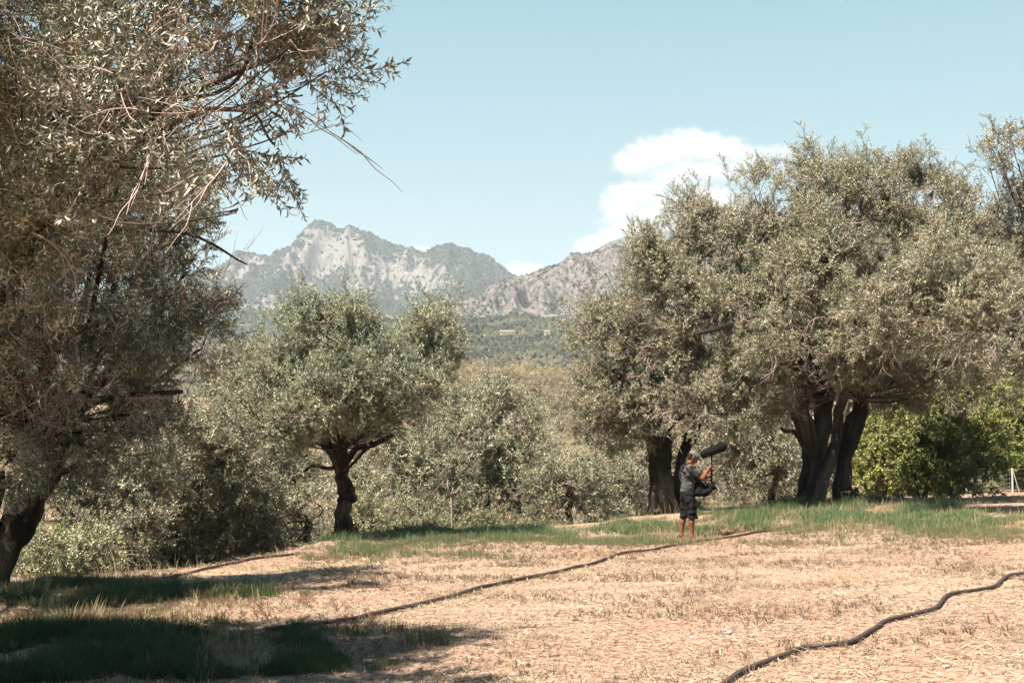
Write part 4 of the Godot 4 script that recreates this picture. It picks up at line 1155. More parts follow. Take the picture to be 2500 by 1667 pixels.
	# young olive growth filling the foot of the terrace edge
	for q in [[160, 1400, 25.5, 95, 60, "grey olive bush left of the crooked trunk"], [245, 1395, 27.0, 80, 70, "twiggy olive bush between the leaning and the crooked trunk"], [380, 1378, 30.5, 70, 70, "olive bush right of the crooked trunk"], [490, 1370, 31.0, 85, 90, "olive bush above the far end of the thin hose"], [560, 1360, 31.5, 70, 75, "twiggy olive bush above the thin hose, right half"], [640, 1350, 31.0, 80, 85, "round pale olive bush left of the grassy bank"],
		[900, 1300, 33.0, 85, 110, "olive bush just right of the slender trunk"], [985, 1295, 34.0, 80, 100, "olive bush beside the thin leaning stem"], [1060, 1290, 35.0, 85, 90, "olive bush left of the pale sapling"], [1150, 1290, 35.5, 90, 110, "twiggy dark olive bush right of the pale sapling"], [1235, 1288, 36.0, 85, 90, "olive bush under the broad pale olive"], [1310, 1285, 36.5, 80, 80, "pale olive bush right of the broad pale olive"], [1440, 1275, 40.0, 70, 60, "small olive bush left of the dark trunk's root"],
		[1530, 1265, 42.0, 60, 70, "dark olive bush against the straight dark trunk"], [1725, 1262, 41.0, 60, 75, "brownish bush behind the person's bag"], [1790, 1255, 42.0, 60, 85, "grey bush right of the person"], [1920, 1240, 42.0, 60, 70, "low bush at the left foot of the big split trunk"]]:
		var gp := P(q[0], q[1], q[2]); gp = stand(gp.x, q[2])
		var k: float = q[2] / F
		var w: float = q[3] * k; var h: float = q[4] * k
		var ms := []
		for i in 6:
			var a := TAU * i / 6.0 + rf(-0.4, 0.4)
			ms.append([gp + Vector3(cos(a) * w * 0.6, h * rf(0.35, 1.1), sin(a) * w * 0.4), Vector3(w * rf(0.5, 0.7), h * rf(0.45, 0.65), w * 0.5)])
		ms.append([gp + Vector3(0, h * 1.2, 0), Vector3(w * 0.6, h * 0.6, w * 0.5)])
		var st := []
		for i in 3:
			st.append([[gp, gp.lerp(ms[i][0], 0.5), ms[i][0]], [0.05, 0.035, 0.012]])
		var t := olive("olive_bush", q[5], "olive bushes along the foot of the terrace", gp, st, [], ms, {"density": 62.0, "sides": 6, "scale": 1.15, "tint": Color(1.2, 1.2, 1.06) * rf(0.78, 1.12) * Color(rf(0.94, 1.1), 1.0, rf(0.82, 1.04)), "bare": 2.5, "boughs": false})
		t.set_meta("category", "bush")
	# a pale dead sapling in front of the broad olive
	var s := thing("dead_sapling", "thin pale bare sapling with three upright forks in the thicket", "sapling", stand(P(1105, 1290, 33.5).x, 33.5))
	var sb := Buf.new()
	tube(sb, [Vector3(0, -0.1, 0), P(1103, 1230, 33.5) - s.position, P(1099, 1205, 33.5) - s.position], [0.035, 0.03, 0.026], 7, Color(0.6, 0.5, 0.44), 0.1, 4)
	part("stem", sb.mesh(), M.twig, s)
	for e in [[1092, 1170], [1106, 1190], [1122, 1186]]:
		var q := Buf.new()
		tube(q, [P(1100, 1210, 33.5) - s.position, P(lerpf(1100, e[0], 0.7), lerpf(1210, e[1], 0.45), 33.4) - s.position, P(e[0], e[1], 33.4) - s.position], [0.024, 0.018, 0.010], 6, Color(0.6, 0.5, 0.44), 0.0, 4)
		part("fork", q.mesh(), M.twig, s)
	# broad-leaved shrubs
	for q in [[2250, 1205, 37.5, [[2230, 1100, 60, 55], [2300, 1090, 80, 70], [2270, 1160, 80, 50], [2380, 1100, 70, 70], [2350, 1160, 80, 45], [2300, 1030, 60, 40]], Color(1.4, 1.28, 1.0), "dense dark green shrub behind the row of grey stones"],
		[2470, 1190, 44.0, [[2450, 1120, 70, 60], [2500, 1090, 60, 70], [2440, 1180, 70, 30], [2520, 1170, 60, 40]], Color(1.45, 1.4, 1.1), "lighter green shrub behind the pale fence post"],
		[2160, 1215, 39.0, [[2150, 1120, 50, 55], [2180, 1060, 50, 50], [2130, 1180, 45, 35], [2190, 1170, 50, 40]], Color(1.5, 1.35, 1.0), "yellowish shrub just right of the big split trunk"],
		[2200, 1200, 44.0, [[2170, 1010, 70, 60], [2250, 970, 60, 60]], Color(1.35, 1.2, 0.95), "taller yellow green shrub under the big olive's right side"],
		[2340, 1205, 41.5, [[2330, 1060, 70, 60], [2400, 1150, 70, 60], [2340, 1190, 70, 30], [2420, 1030, 60, 50]], Color(1.5, 1.4, 1.05), "bright yellow green shrub left of the pale fence post"],
		[2520, 1190, 43.5, [[2500, 1010, 60, 60], [2520, 1080, 70, 70], [2500, 1170, 60, 45], [2560, 1140, 70, 60]], Color(1.35, 1.35, 1.0), "yellow green shrub at the right edge of the frame"],
		[2110, 1215, 41.5, [[2120, 1080, 45, 50], [2150, 1190, 60, 30], [2200, 1120, 60, 60], [2210, 1200, 60, 25]], Color(1.4, 1.3, 1.0), "low yellowish shrub at the right foot of the big split trunk"],
		[2260, 1195, 45.0, [[2290, 960, 80, 60], [2370, 960, 80, 60], [2450, 950, 80, 60], [2330, 1020, 90, 60]], Color(1.3, 1.25, 0.95), "tall olive green shrub behind the dense dark one"],
		[70, 1370, 27.0, [[85, 1305, 45, 28], [110, 1320, 40, 25]], Color(1.7, 1.9, 1.2), "bright green bush behind the leaning trunk at left"]]:
		var gp := P(q[0], q[1], q[2]); gp = stand(gp.x, q[2])
		var ms := masses(q[3], q[2], 1.0, 0.4)
		var st := []
		for k in 3:
			st.append([[gp, gp.lerp(ms[k % ms.size()][0], 0.6) + Vector3(rf(-0.1, 0.1), 0, 0), ms[k % ms.size()][0]], [0.035, 0.025, 0.012]])
		var t := olive("shrub", q[5], "broad leaved shrubs", gp, st, [], ms, {"broad": true, "density": 58.0, "tint": q[4], "bare": 0.4, "sides": 6, "boughs": false, "shoots": 6.0, "dead": 0.05})
		t.set_meta("category", "shrub")
	# the grove on the far hill and in the valley
	var far := "olive trees on the far hill"
	for q in [[1365, 1056, 100.0, 75, 60, "round olive standing alone on the bare earth of the far hill", Color(1.0, 1.0, 0.95)], [1235, 1000, 112.0, 60, 55, "olive on the far hill, left of the bare earth", Color(1.05, 1.0, 0.95)], [1290, 985, 120.0, 55, 45, "olive on the far hill, up and left of the lone round one", Color(1.1, 1.0, 0.98)],
		[1160, 990, 118.0, 60, 50, "leftmost olive in the middle row of the far hill", Color(1.1, 1.02, 0.98)], [1410, 990, 118.0, 55, 50, "olive with a dark trunk on the far hill, next to the right tree", Color(1.0, 0.95, 0.9)], [1345, 960, 130.0, 60, 45, "olive high on the far hill, above the lone round one", Color(1.1, 1.0, 0.95)],
		[1210, 950, 136.0, 65, 50, "grey olive on the far hill's upper left", Color(1.2, 1.12, 1.05)], [1275, 930, 146.0, 60, 45, "silvery olive at the top of the far hill, middle", Color(1.4, 1.35, 1.25)], [1350, 925, 148.0, 60, 40, "silvery olive at the top of the far hill, right of middle", Color(1.4, 1.35, 1.25)], [1150, 935, 142.0, 60, 50, "pale olive at the top left of the far hill", Color(1.3, 1.2, 1.15)],
		[1420, 930, 142.0, 55, 45, "brownish olive at the top right of the far hill", Color(1.1, 0.95, 0.9)], [1090, 960, 130.0, 60, 60, "olive of the far hill half hidden by the round topped tree", Color(1.15, 1.05, 1.0)], [1470, 960, 130.0, 60, 60, "olive of the far hill half hidden by the big right tree", Color(1.1, 1.0, 0.95)], [1300, 1085, 84.0, 50, 40, "lowest olive of the far hill, under the bare earth", Color(1.1, 1.12, 1.0)], [1430, 1090, 84.0, 55, 45, "low olive of the far hill beside the dark right trunk", Color(1.0, 0.95, 0.85)]]:
		far_tree(q, far)
	for i in 12:      # close behind the right-hand trees
		var dd := rf(50, 60)
		far_tree([1560.0 + i * 88.0 + rf(-25, 25), 0, dd, 4.2 * F / dd * 0.55, 4.6 * F / dd * 0.6, "grey olive glimpsed behind the right trees", Color(0.9, 0.88, 0.84)], "olive trees glimpsed behind the right trees")
	for i in 26:      # the rest of the grove, seen only in glimpses between the near trees
		var u := 80.0 + (i % 13) * 190.0 + rf(-50, 50)
		var dd := rf(62, 82) if i < 13 else rf(88, 125)
		if u > 1020 and u < 1480: continue
		far_tree([u, 0, dd, 4.0 * F / dd * 0.6, 4.0 * F / dd * 0.75, "grey olive glimpsed between the nearer trees", Color(1.05, 1.0, 0.92)], "olive trees glimpsed behind the grove")

func far_tree(q: Array, group: String) -> void:
	var d: float = q[2] * (1.8 if group == "olive trees on the far hill" else 1.0)
	var x := P(q[0], 900, d).x
	var base := Vector3(x, height(x, d) - 0.1, -d)
	var k := d / F
	var w: float = q[3] * k; var t: float = q[4] * 1.5 * k
	var top := base + Vector3(rf(-0.2, 0.2), t * 0.42, rf(-0.2, 0.2))
	var ls := []
	for i in 5:
		var a := TAU * i / 5.0 + rf(-0.4, 0.4)
		ls.append([base + Vector3(cos(a) * w * 0.5, t * rf(0.5, 0.68), sin(a) * w * 0.5), Vector3(w * rf(0.48, 0.62), t * rf(0.22, 0.3), w * 0.55)])
	ls.append([base + Vector3(0, t * 0.76, 0), Vector3(w * 0.55, t * 0.24, w * 0.5)])
	olive("olive_tree", q[5], group, base, [[[base - Vector3(0, 0.2, 0), base.lerp(top, 0.5) + Vector3(rf(-0.12, 0.12), 0, 0), top], [0.30, 0.2, 0.17]]], [], ls,
		{"density": 46.0, "scale": 2.4 if d > 130.0 else 1.8, "sides": 7, "tint": q[6] * Color(1.35, 1.24, 1.15), "bare": 0.25, "dead": 0.02, "shoots": 3.0, "gap": -0.3})

# ------------------------------------------------------------------ the person
# a skin round tapered bones [a, b, radius a, radius b], meshed as surface nets; cuts: planes [normal, offset] that end a garment
func skin(bones: Array, cell: float, k: float, cuts: Array, col: Callable) -> Buf:
	var lo := Vector3.ONE * 1e9; var hi := -lo
	for q in bones:
		var r: float = maxf(q[2], q[3]) + k + cell * 2.0
		for e in [q[0], q[1]]:
			lo = lo.min(e - Vector3.ONE * r); hi = hi.max(e + Vector3.ONE * r)
	var nx := int((hi.x - lo.x) / cell) + 2; var ny := int((hi.y - lo.y) / cell) + 2; var nzz := int((hi.z - lo.z) / cell) + 2
	var f := PackedFloat32Array(); f.resize(nx * ny * nzz); f.fill(1.0)
	for q in bones:
		var a: Vector3 = q[0]; var b: Vector3 = q[1]
		var sq: Vector3 = q[4] if q.size() > 4 else Vector3.ONE
		var m: float = maxf(q[2], q[3]) * maxf(1.0, maxf(sq.x, sq.z)) + k + cell * 2.0
		var l0 := (a.min(b) - Vector3.ONE * m - lo) / cell; var l1 := (a.max(b) + Vector3.ONE * m - lo) / cell
		var ab := b - a
		var ab2 := maxf(ab.length_squared(), 1e-9)
		for z in range(maxi(0, int(l0.z)), mini(nzz - 1, int(l1.z)) + 1):
			for y in range(maxi(0, int(l0.y)), mini(ny - 1, int(l1.y)) + 1):
				var row := (z * ny + y) * nx
				for x in range(maxi(0, int(l0.x)), mini(nx - 1, int(l1.x)) + 1):
					var p := lo + Vector3(x, y, z) * cell
					var t := clampf((p - a).dot(ab) / ab2, 0, 1)
					var dv := (p - a - ab * t) / sq
					var d := dv.length() - lerpf(q[2], q[3], t)
					var o := f[row + x]
					var h := maxf(k - absf(o - d), 0.0) / k
					f[row + x] = minf(o, d) - h * h * k * 0.25
	if cuts:
		for z in nzz:
			for y in ny:
				for x in nx:
					var p := lo + Vector3(x, y, z) * cell
					for c in cuts:
						var i := (z * ny + y) * nx + x
						f[i] = maxf(f[i], p.dot(c[0]) - c[1])
	var b := Buf.new()
	var id := PackedInt32Array(); id.resize(nx * ny * nzz); id.fill(-1)
	var offs := [0, 1, nx, nx + 1, nx * ny, nx * ny + 1, nx * ny + nx, nx * ny + nx + 1]
	for z in nzz - 1:
		for y in ny - 1:
			for x in nx - 1:
				var i := (z * ny + y) * nx + x
				var neg := 0
				for o in offs:
					if f[i + o] < 0.0: neg += 1
				if neg == 0 or neg == 8: continue
				var s := Vector3.ZERO; var n := 0
				for e in [[0, 1], [2, 3], [4, 5], [6, 7], [0, 2], [1, 3], [4, 6], [5, 7], [0, 4], [1, 5], [2, 6], [3, 7]]:
					var fa := f[i + offs[e[0]]]; var fb := f[i + offs[e[1]]]
					if (fa < 0.0) != (fb < 0.0):
						var t := fa / (fa - fb)
						var pa := Vector3(e[0] & 1, (e[0] >> 1) & 1, e[0] >> 2); var pb := Vector3(e[1] & 1, (e[1] >> 1) & 1, e[1] >> 2)
						s += pa.lerp(pb, t); n += 1
				var p := lo + (Vector3(x, y, z) + s / n) * cell
				id[i] = b.add(p, Vector3.UP, col.call(p))
	for z in range(1, nzz - 1):
		for y in range(1, ny - 1):
			for x in range(1, nx - 1):
				var i := (z * ny + y) * nx + x
				var a := f[i] < 0.0
				for ax in 3:
					var st: int = [1, nx, nx * ny][ax]
					if a == (f[i + st] < 0.0): continue
					var u: int = [nx, nx * ny, 1][ax]; var w: int = [nx * ny, 1, nx][ax]
					var q := [id[i], id[i - u], id[i - u - w], id[i - w]]
					if q.min() < 0: continue
					if a:
						b.tri(q[0], q[1], q[2]); b.tri(q[0], q[2], q[3])
					else:
						b.tri(q[0], q[2], q[1]); b.tri(q[0], q[3], q[2])
	renormal(b)
	return b

func fingers(wrist: Vector3, palm: Vector3, across: Vector3, curl: Vector3) -> Array:
	# palm and five bent fingers that close round a pole: palm = direction of the hand, across = towards the thumb, curl = the way the fingers bend
	var out := [[wrist, wrist + palm * 0.045 + across * 0.012, 0.026, 0.027], [wrist + palm * 0.02, wrist + palm * 0.085 - across * 0.012, 0.024, 0.024], [wrist + palm * 0.04 + across * 0.018, wrist + palm * 0.085 + across * 0.02, 0.021, 0.02]]
	var lens := [0.072, 0.08, 0.074, 0.058]
	for i in 4:
		var p0: Vector3 = wrist + palm * 0.085 + across * (0.030 - 0.021 * i)
		var l: float = lens[i]
		var p1: Vector3 = p0 + (palm * 0.75 + curl * 0.65).normalized() * l * 0.45
		var p2: Vector3 = p1 + (curl - palm * 0.25).normalized() * l * 0.33
		var p3: Vector3 = p2 + (-palm * 0.8 + curl * 0.5).normalized() * l * 0.27
		out.append([p0, p1, 0.0098, 0.009]); out.append([p1, p2, 0.009, 0.0082]); out.append([p2, p3, 0.0082, 0.0072])
	var t0 := wrist + palm * 0.03 + across * 0.026
	var t1 := t0 + (across * 0.8 + palm * 0.7 + curl * 0.3).normalized() * 0.036
	var t2 := t1 + (palm * 0.5 + curl * 0.9).normalized() * 0.03
	out.append([t0, t1, 0.013, 0.0105]); out.append([t1, t2, 0.0105, 0.0088])
	return out

func joined_into(a: Buf, b: Buf) -> void:
	var o := a.v.size()
	a.v.append_array(b.v); a.n.append_array(b.n); a.c.append_array(b.c)
	for i in b.ix: a.ix.append(i + o)

func make_person() -> void:
	var at := P(1681, 1312, 28.4)
	at.y = ground(at.x, 28.4) - 0.005
	var t := thing("person", "person in grey t-shirt, dark shorts and cap holding up a furry microphone", "person", at)
	t.rotation.y = deg_to_rad(8)
	# x is where the person faces, z towards the camera (the right side)
	var V := func(x, y, z): return Vector3(x, y, z)
	var hipr := Vector3(-0.01, 0.90, 0.095); var hipl := Vector3(-0.01, 0.90, -0.095)
	var knr := Vector3(0.06, 0.49, 0.13); var knl := Vector3(-0.035, 0.49, -0.12)
	var anr := Vector3(0.035, 0.075, 0.14); var anl := Vector3(-0.115, 0.075, -0.12)
	var shr := Vector3(0.0, 1.425, 0.185); var shl := Vector3(0.03, 1.42, -0.19)
	var elr := Vector3(0.235, 1.215, 0.23); var ell := Vector3(0.25, 1.16, -0.20)
	var wrr := Vector3(0.40, 1.395, 0.085); var wrl := Vector3(0.435, 1.245, -0.075)
	var chest := Vector3(-0.03, 1.30, 0); var belly := Vector3(0.0, 1.06, 0); var neck := Vector3(0.02, 1.47, 0); var head := Vector3(0.115, 1.625, 0)
	var body := [[Vector3(-0.01, 0.93, 0), belly, 0.13, 0.125, Vector3(0.88, 1, 1.18)], [belly, chest, 0.125, 0.135, Vector3(0.88, 1, 1.2)], [chest, Vector3(-0.015, 1.40, 0), 0.135, 0.09, Vector3(0.85, 1, 1.35)],
		[Vector3(-0.01, 1.42, 0.05), shr, 0.07, 0.06], [Vector3(-0.01, 1.42, -0.05), shl, 0.07, 0.06],
		[shr, elr, 0.056, 0.043], [elr, wrr, 0.043, 0.028], [shl, ell, 0.056, 0.043], [ell, wrl, 0.043, 0.028],
		[hipr, knr, 0.092, 0.058], [knr, knr.lerp(anr, 0.35) + Vector3(-0.02, 0, 0), 0.055, 0.056], [knr.lerp(anr, 0.35) + Vector3(-0.02, 0, 0), anr, 0.056, 0.036], [anr, anr + Vector3(0.15, -0.045, 0.02), 0.038, 0.03],
		[hipl, knl, 0.092, 0.058], [knl, knl.lerp(anl, 0.35) + Vector3(-0.02, 0, 0), 0.055, 0.056], [knl.lerp(anl, 0.35) + Vector3(-0.02, 0, 0), anl, 0.056, 0.036], [anl, anl + Vector3(0.15, -0.045, -0.02), 0.038, 0.03],
		[Vector3(0.0, 1.42, 0), neck + Vector3(0.035, 0.06, 0), 0.06, 0.056]]
	var tone := func(p): return Color(0.36, 0.155, 0.085)
	var sk := skin(body, 0.014, 0.04, [], tone)
	# the head, bowed over the pole, and both hands on finer grids
	var fd := Vector3(0.80, -0.60, 0).normalized(); var hu := Vector3(0.60, 0.80, 0).normalized(); var hz := Vector3(0, 0, 1)
	var hd := [[neck + Vector3(0.03, 0.05, 0), head - hu * 0.03 - fd * 0.02, 0.054, 0.06], [head - fd * 0.03 + hu * 0.02, head + fd * 0.02 + hu * 0.015, 0.088, 0.08, Vector3(1, 1, 0.9)], [head + fd * 0.02 - hu * 0.045, head + fd * 0.055 - hu * 0.085, 0.058, 0.036],
		[head + fd * 0.092 + hu * 0.012, head + fd * 0.112 - hu * 0.022, 0.009, 0.015], [head + fd * 0.088 - hu * 0.055 - hz * 0.018, head + fd * 0.088 - hu * 0.055 + hz * 0.018, 0.010, 0.010], [head + fd * 0.082 - hu * 0.068 - hz * 0.014, head + fd * 0.082 - hu * 0.068 + hz * 0.014, 0.010, 0.010],
		[head + fd * 0.086 + hu * 0.02 - hz * 0.045, head + fd * 0.086 + hu * 0.02 + hz * 0.045, 0.014, 0.014]]
	for s in [-1.0, 1.0]:
		hd.append([head - fd * 0.012 + hu * 0.012 + hz * 0.082 * s, head - fd * 0.006 - hu * 0.028 + hz * 0.079 * s, 0.016, 0.010, Vector3(1, 1, 0.6)])
	joined_into(sk, skin(hd, 0.006, 0.022, [], tone))
	joined_into(sk, skin(fingers(wrr, (Vector3(0.475, 1.43, 0.04) - wrr).normalized(), Vector3(0, 1, 0), Vector3(0.25, 0, -1).normalized()), 0.0042, 0.010, [], tone))
	joined_into(sk, skin(fingers(wrl, (Vector3(0.475, 1.27, -0.02) - wrl).normalized(), Vector3(0, 1, 0), Vector3(0.35, 0, 1).normalized()), 0.0042, 0.010, [], tone))
	part("body", sk.mesh(), M.skin, t)
	for s in [-1.0, 1.0]:
		var e := SphereMesh.new(); e.radius = 0.011; e.height = 0.022
		var eo := part("eye", e, M.eye, t); eo.position = head + fd * 0.088 + hu * 0.0 + hz * 0.032 * s
	# t-shirt with short sleeves, hem at the waist
	var sl := shr.lerp(elr, 0.62); var sll := shl.lerp(ell, 0.62)
	var shirt := [[Vector3(-0.01, 0.90, 0), belly, 0.148, 0.140, Vector3(0.9, 1, 1.2)], [belly, chest, 0.140, 0.152, Vector3(0.88, 1, 1.2)], [chest, Vector3(-0.015, 1.40, 0), 0.152, 0.102, Vector3(0.86, 1, 1.35)],
		[Vector3(-0.01, 1.425, 0.05), shr, 0.08, 0.074], [Vector3(-0.01, 1.425, -0.05), shl, 0.08, 0.074], [shr, sl, 0.074, 0.068], [shl, sll, 0.074, 0.068]]
	var cutr := (elr - shr).normalized()
	var sb := skin(shirt, 0.013, 0.035, [[Vector3(0, -1, 0), -0.885], [Vector3(0, 1, 0), 1.475]], func(p):
		var g := 0.9 + 0.5 * nz.get_noise_3d(p.x * 420.0, p.y * 300.0, p.z * 420.0)
		if p.y > 1.2 and absf(p.z) > 0.15: g *= 0.85 + 0.8 * nz.get_noise_3d(p.x * 900.0, p.y * 900.0, p.z * 900.0)
		return Color(0.17, 0.163, 0.17) * clampf(g, 0.35, 1.4))
	wrinkle(sb, 0.010)
	part("shirt", sb.mesh(), M.cloth, t)
	# cargo shorts to the knee
	var shorts := [[Vector3(-0.01, 0.93, 0), Vector3(-0.01, 0.88, 0), 0.146, 0.15, Vector3(0.92, 1, 1.18)], [hipr, knr + Vector3(0, -0.08, 0), 0.118, 0.098], [hipl, knl + Vector3(0, -0.08, 0), 0.118, 0.098],
		[hipr.lerp(knr, 0.55) + Vector3(-0.02, 0, 0.085), hipr.lerp(knr, 0.85) + Vector3(-0.02, 0, 0.075), 0.045, 0.048]]
	var so := skin(shorts, 0.013, 0.03, [[Vector3(0, -1, 0), -0.425], [Vector3(0, 1, 0), 0.975]], func(p): return Color(0.020, 0.018, 0.022) * (1.0 + 0.6 * nz.get_noise_3d(p.x * 500.0, p.y * 500.0, p.z * 500.0)))
	wrinkle(so, 0.016)
	part("shorts", so.mesh(), M.cloth, t)
	# light cap with its peak, dark hair below it
	var cap := skin([[head - fd * 0.03 + hu * 0.035, head + fd * 0.018 + hu * 0.035, 0.096, 0.09, Vector3(1, 1, 0.92)]], 0.008, 0.01, [[-hu, -(head + hu * 0.028).dot(hu)]], func(p): return Color(0.26, 0.265, 0.285))
	var cp := part("cap", cap.mesh(), M.cloth, t)
	var pk := skin([[head + fd * 0.09 + hu * 0.035, head + fd * 0.15 + hu * 0.022, 0.055, 0.045, Vector3(1, 1, 1)]], 0.006, 0.01, [[hu, (head + hu * 0.040).dot(hu)], [-hu, -(head + hu * 0.032).dot(hu)]], func(p): return Color(0.12, 0.12, 0.135))
	part("peak", pk.mesh(), M.cloth, cp)
	var hair := skin([[head - fd * 0.045 + hu * 0.0, head - fd * 0.04 - hu * 0.035, 0.084, 0.07, Vector3(1, 1, 0.95)]], 0.008, 0.02, [[fd, (head - fd * 0.015).dot(fd)]], func(p): return Color(0.05, 0.035, 0.025))
	part("hair", hair.mesh(), M.cloth, t)
	for s in [[anr, 0.02], [anl, -0.02]]:
		var sh := skin([[s[0] + Vector3(-0.03, -0.03, 0), s[0] + Vector3(0.17, -0.042, s[1]), 0.05, 0.042]], 0.009, 0.01, [[Vector3(0, -1, 0), 0.0]], func(p): return Color(0.08, 0.07, 0.065))
		part("shoe", sh.mesh(), M.cloth, t)
	# black harness over the shoulder and across the back
	var hb := Buf.new()
	strap(hb, [Vector3(0.26, 1.11, 0.16), Vector3(0.12, 1.19, 0.20), Vector3(-0.02, 1.27, 0.205), Vector3(-0.14, 1.35, 0.16), Vector3(-0.165, 1.40, 0.06), Vector3(-0.13, 1.46, -0.04), Vector3(-0.02, 1.505, -0.11), Vector3(0.10, 1.44, -0.14), Vector3(0.16, 1.30, -0.12), Vector3(0.24, 1.12, -0.08)], 0.028)
	strap(hb, [Vector3(0.12, 1.44, 0.09), Vector3(0.0, 1.51, 0.10), Vector3(-0.10, 1.47, 0.10), Vector3(-0.175, 1.36, 0.07), Vector3(-0.18, 1.26, 0.05)], 0.035)
	part("harness", hb.mesh(), M.black, t)
	var X := t.transform
	# the recorder bag in front of the belly
	var bag := thing("recorder_bag", "black sound recorder bag hanging in front of the person's belly", "bag", X * Vector3(0.29, 0.85, 0.02))
	bag.rotation = t.rotation
	bag.scale = Vector3.ONE * 1.15
	var bb := skin([[Vector3(-0.09, 0.07, -0.09), Vector3(-0.09, 0.07, 0.09), 0.07, 0.07], [Vector3(0.12, 0.17, -0.09), Vector3(0.12, 0.17, 0.09), 0.06, 0.06], [Vector3(-0.06, 0.20, -0.09), Vector3(-0.06, 0.20, 0.09), 0.06, 0.06], [Vector3(0.03, 0.08, -0.09), Vector3(0.03, 0.08, 0.09), 0.08, 0.08], [Vector3(0.2, 0.15, -0.06), Vector3(0.2, 0.15, 0.06), 0.03, 0.03]], 0.012, 0.08, [], func(p): return Color(0.014, 0.013, 0.014))
	wrinkle(bb, 0.008)
	part("pouch", bb.mesh(), M.cloth, bag)
	var pb := skin([[Vector3(-0.02, 0.07, 0.165), Vector3(0.08, 0.10, 0.165), 0.045, 0.045, Vector3(1, 1, 0.5)]], 0.01, 0.02, [], func(p): return Color(0.02, 0.019, 0.02))
	part("pocket", pb.mesh(), M.cloth, bag)
	# the pole and the microphone in its fur cover
	var mic := thing("boom_microphone", "furry dark microphone cover on a short black pole in the person's hands", "microphone", X * Vector3(0.475, 1.06, 0.03))
	mic.rotation = t.rotation
	var o := Vector3(0.475, 1.06, 0.03)
	var pole := Buf.new()
	tube(pole, [Vector3(0, 0.0, -0.0), Vector3(0.004, 0.3, 0), Vector3(0.014, 0.60, 0)], [0.017, 0.017, 0.015], 10, Color(0.02, 0.02, 0.02), 0.0, 3)
	part("pole", pole.mesh(), M.black, mic)
	var grip := Buf.new()
	tube(grip, [Vector3(0, 0.10, 0), Vector3(0.002, 0.26, 0)], [0.022, 0.022], 10, Color(0.03, 0.03, 0.03), 0.0, 2)
	part("grip", grip.mesh(), M.black, mic)
	var a := Vector3(0.27, 1.665, 0.03) - o; var e := Vector3(0.80, 1.865, -0.03) - o
	var fur := skin([[a.lerp(e, 0.12), a.lerp(e, 0.85), 0.075, 0.095]], 0.016, 0.02, [], func(p): return Color(0.03, 0.03, 0.028))
	part("windshield", fur.mesh(), M.cloth, mic)
	var hairs := Buf.new()
	for i in fur.v.size() * 5:
		var k := i % fur.v.size()
		var p := fur.v[k] + rdir() * 0.012; var nn := fur.n[k]
		var tip := p + (nn + rdir() * 0.8 + Vector3(0, -0.35, 0)).normalized() * rf(0.03, 0.07)
		var sd := nn.cross(rdir()).normalized() * 0.004
		var g := rf(0.7, 2.2)
		hairs.flat(p - sd, p + sd, tip, Color(0.03 * g, 0.03 * g, 0.028 * g))
	var ho := part("fur", hairs.mesh(), M.cloth, mic)
	ho.set_meta("kind", "stuff")
	var fork := Buf.new()
	tube(fork, [Vector3(0.014, 0.59, 0), Vector3(0.05, 0.63, 0.0), a.lerp(e, 0.45) - Vector3(0, 0.06, 0)], [0.013, 0.012, 0.012], 7, Color(0.02, 0.02, 0.02), 0.0, 3)
	part("shock_mount", fork.mesh(), M.black, mic)

func wrinkle(b: Buf, amount: float) -> void:
	for i in b.v.size():
		var p := b.v[i]
		b.v[i] = p + b.n[i] * amount * (nz.get_noise_3d(p.x * 500.0, p.y * 900.0, p.z * 500.0) + 0.5 * nz.get_noise_3d(p.x * 1400.0 + 50.0, p.y * 1500.0, p.z * 900.0))
	renormal(b)

func strap(b: Buf, pts: Array, w: float) -> void:     # a flat webbing band, 6 mm thick, lying round the trunk
	var c := Curve3D.new()
	for i in pts.size():
		var tn: Vector3 = (pts[mini(i + 1, pts.size() - 1)] - pts[maxi(i - 1, 0)]) * 0.18
		c.add_point(pts[i], -tn, tn)
	var l := c.get_baked_length()
	var n := int(l / 0.02)
	var base := b.v.size()
	for i in n + 1:
		var p := c.sample_baked(l * i / n); var q := c.sample_baked(minf(l, l * i / n + 0.01)); var q0 := c.sample_baked(maxf(0, l * i / n - 0.01))
		var tg := (q - q0).normalized()
		var out := (p - Vector3(-0.01, p.y, 0)).normalized()
		var s := tg.cross(out).normalized() * w * 0.5
		var nn := s.cross(tg).normalized()
		for e in [[-1, 1], [1, 1], [1, -1], [-1, -1]]:
			b.add(p + s * e[0] + nn * 0.004 * e[1], nn * e[1], Color(0.015, 0.014, 0.015))
	for i in n:
		for k in 4:
			var p0 := base + i * 4 + k; var p1 := base + i * 4 + (k + 1) % 4
			b.tri(p0, p1, p0 + 4); b.tri(p1, p1 + 4, p0 + 4)
	renormal(b)

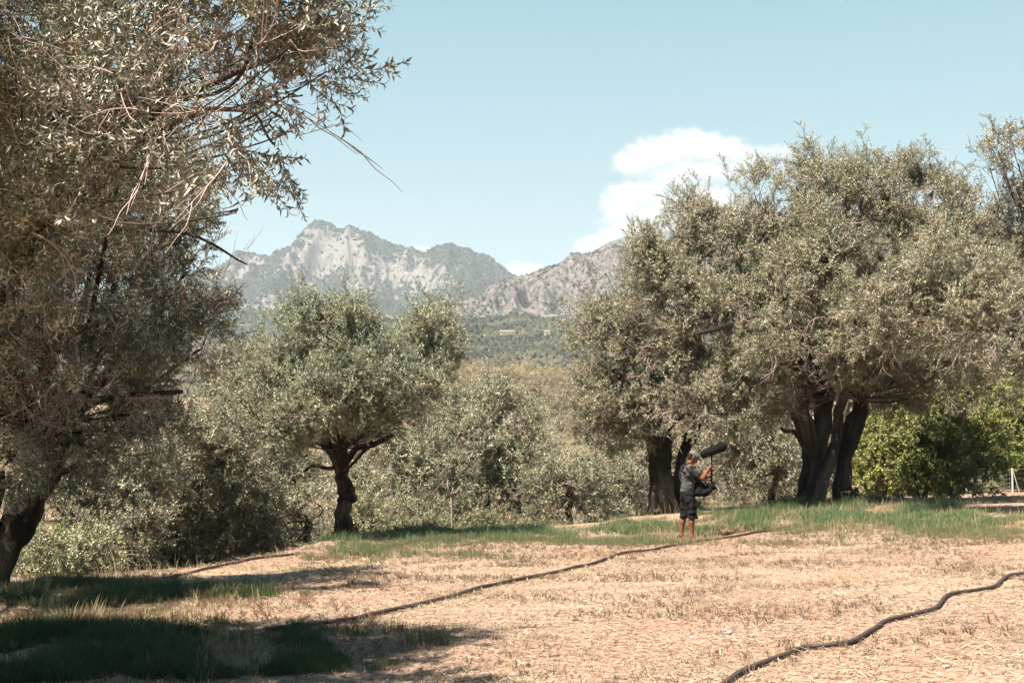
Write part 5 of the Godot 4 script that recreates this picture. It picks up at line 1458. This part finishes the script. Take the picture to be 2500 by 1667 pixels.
func _ready() -> void:
	var cam := Camera3D.new()
	cam.name = "camera"
	cam.position = Vector3(0, CAM_H, 0)
	cam.rotation_degrees = Vector3(PITCH, 0, 0)
	cam.fov = rad_to_deg(2.0 * atan(833.5 / F))
	cam.near = 0.1
	cam.far = 14000.0
	add_child(cam)
	cam.current = true
	nz.noise_type = FastNoiseLite.TYPE_SIMPLEX_SMOOTH; nz.frequency = 0.01; nz.fractal_type = FastNoiseLite.FRACTAL_NONE; nz.seed = 3
	nf.noise_type = FastNoiseLite.TYPE_SIMPLEX_SMOOTH; nf.frequency = 0.02; nf.fractal_octaves = 4; nf.seed = 8
	nr.noise_type = FastNoiseLite.TYPE_SIMPLEX_SMOOTH; nr.frequency = 0.02; nr.fractal_type = FastNoiseLite.FRACTAL_RIDGED; nr.fractal_octaves = 4; nr.seed = 15
	rng.seed = 20240
	var env := Environment.new()
	env.background_mode = Environment.BG_SKY
	env.sky = Sky.new()
	env.sky.sky_material = make_sky()
	env.tonemap_mode = Environment.TONE_MAPPER_LINEAR
	env.tonemap_exposure = EXPO
	env.sdfgi_enabled = true
	env.ssao_enabled = true
	env.ssil_enabled = true
	env.fog_enabled = true
	env.fog_density = 0.000105
	env.fog_light_color = Color(0.76, 0.80, 0.84)
	var we := WorldEnvironment.new()
	we.name = "world"
	we.environment = env
	add_child(we)
	var sun := DirectionalLight3D.new()
	sun.name = "sun"
	sun.light_energy = 1.6
	sun.light_color = Color(1.0, 0.955, 0.89)
	sun.light_angular_distance = 0.53
	sun.shadow_enabled = true
	sun.look_at_from_position(Vector3(-0.42, 1.0, 0.38), Vector3.ZERO, Vector3.UP)
	add_child(sun)
	materials()
	mat("limestone", 0.9, false, Color(0.45, 0.42, 0.39))
	mat("wall", 0.9, false, Color(0.42, 0.37, 0.32))
	mat("roof", 0.9, false, Color(0.34, 0.26, 0.21))
	mat("pane", 0.4, false, Color(0.05, 0.06, 0.07))
	mat("post", 0.7, false, Color(0.46, 0.455, 0.44))
	mat("wire", 0.5, false, Color(0.25, 0.25, 0.25))
	mat("black", 0.7)
	mat("eye", 0.3, false, Color(0.6, 0.58, 0.55))
	var t0 := Time.get_ticks_msec()
	solve_terrace()
	shapes()
	make_ground()
	print("ground ", Time.get_ticks_msec() - t0)
	make_mountains()
	print("mountains ", Time.get_ticks_msec() - t0)
	make_trees()
	print("trees ", Time.get_ticks_msec() - t0)
	make_person()
	print("person ", Time.get_ticks_msec() - t0)
	make_things()
	make_cover()
	print("done ", Time.get_ticks_msec() - t0)
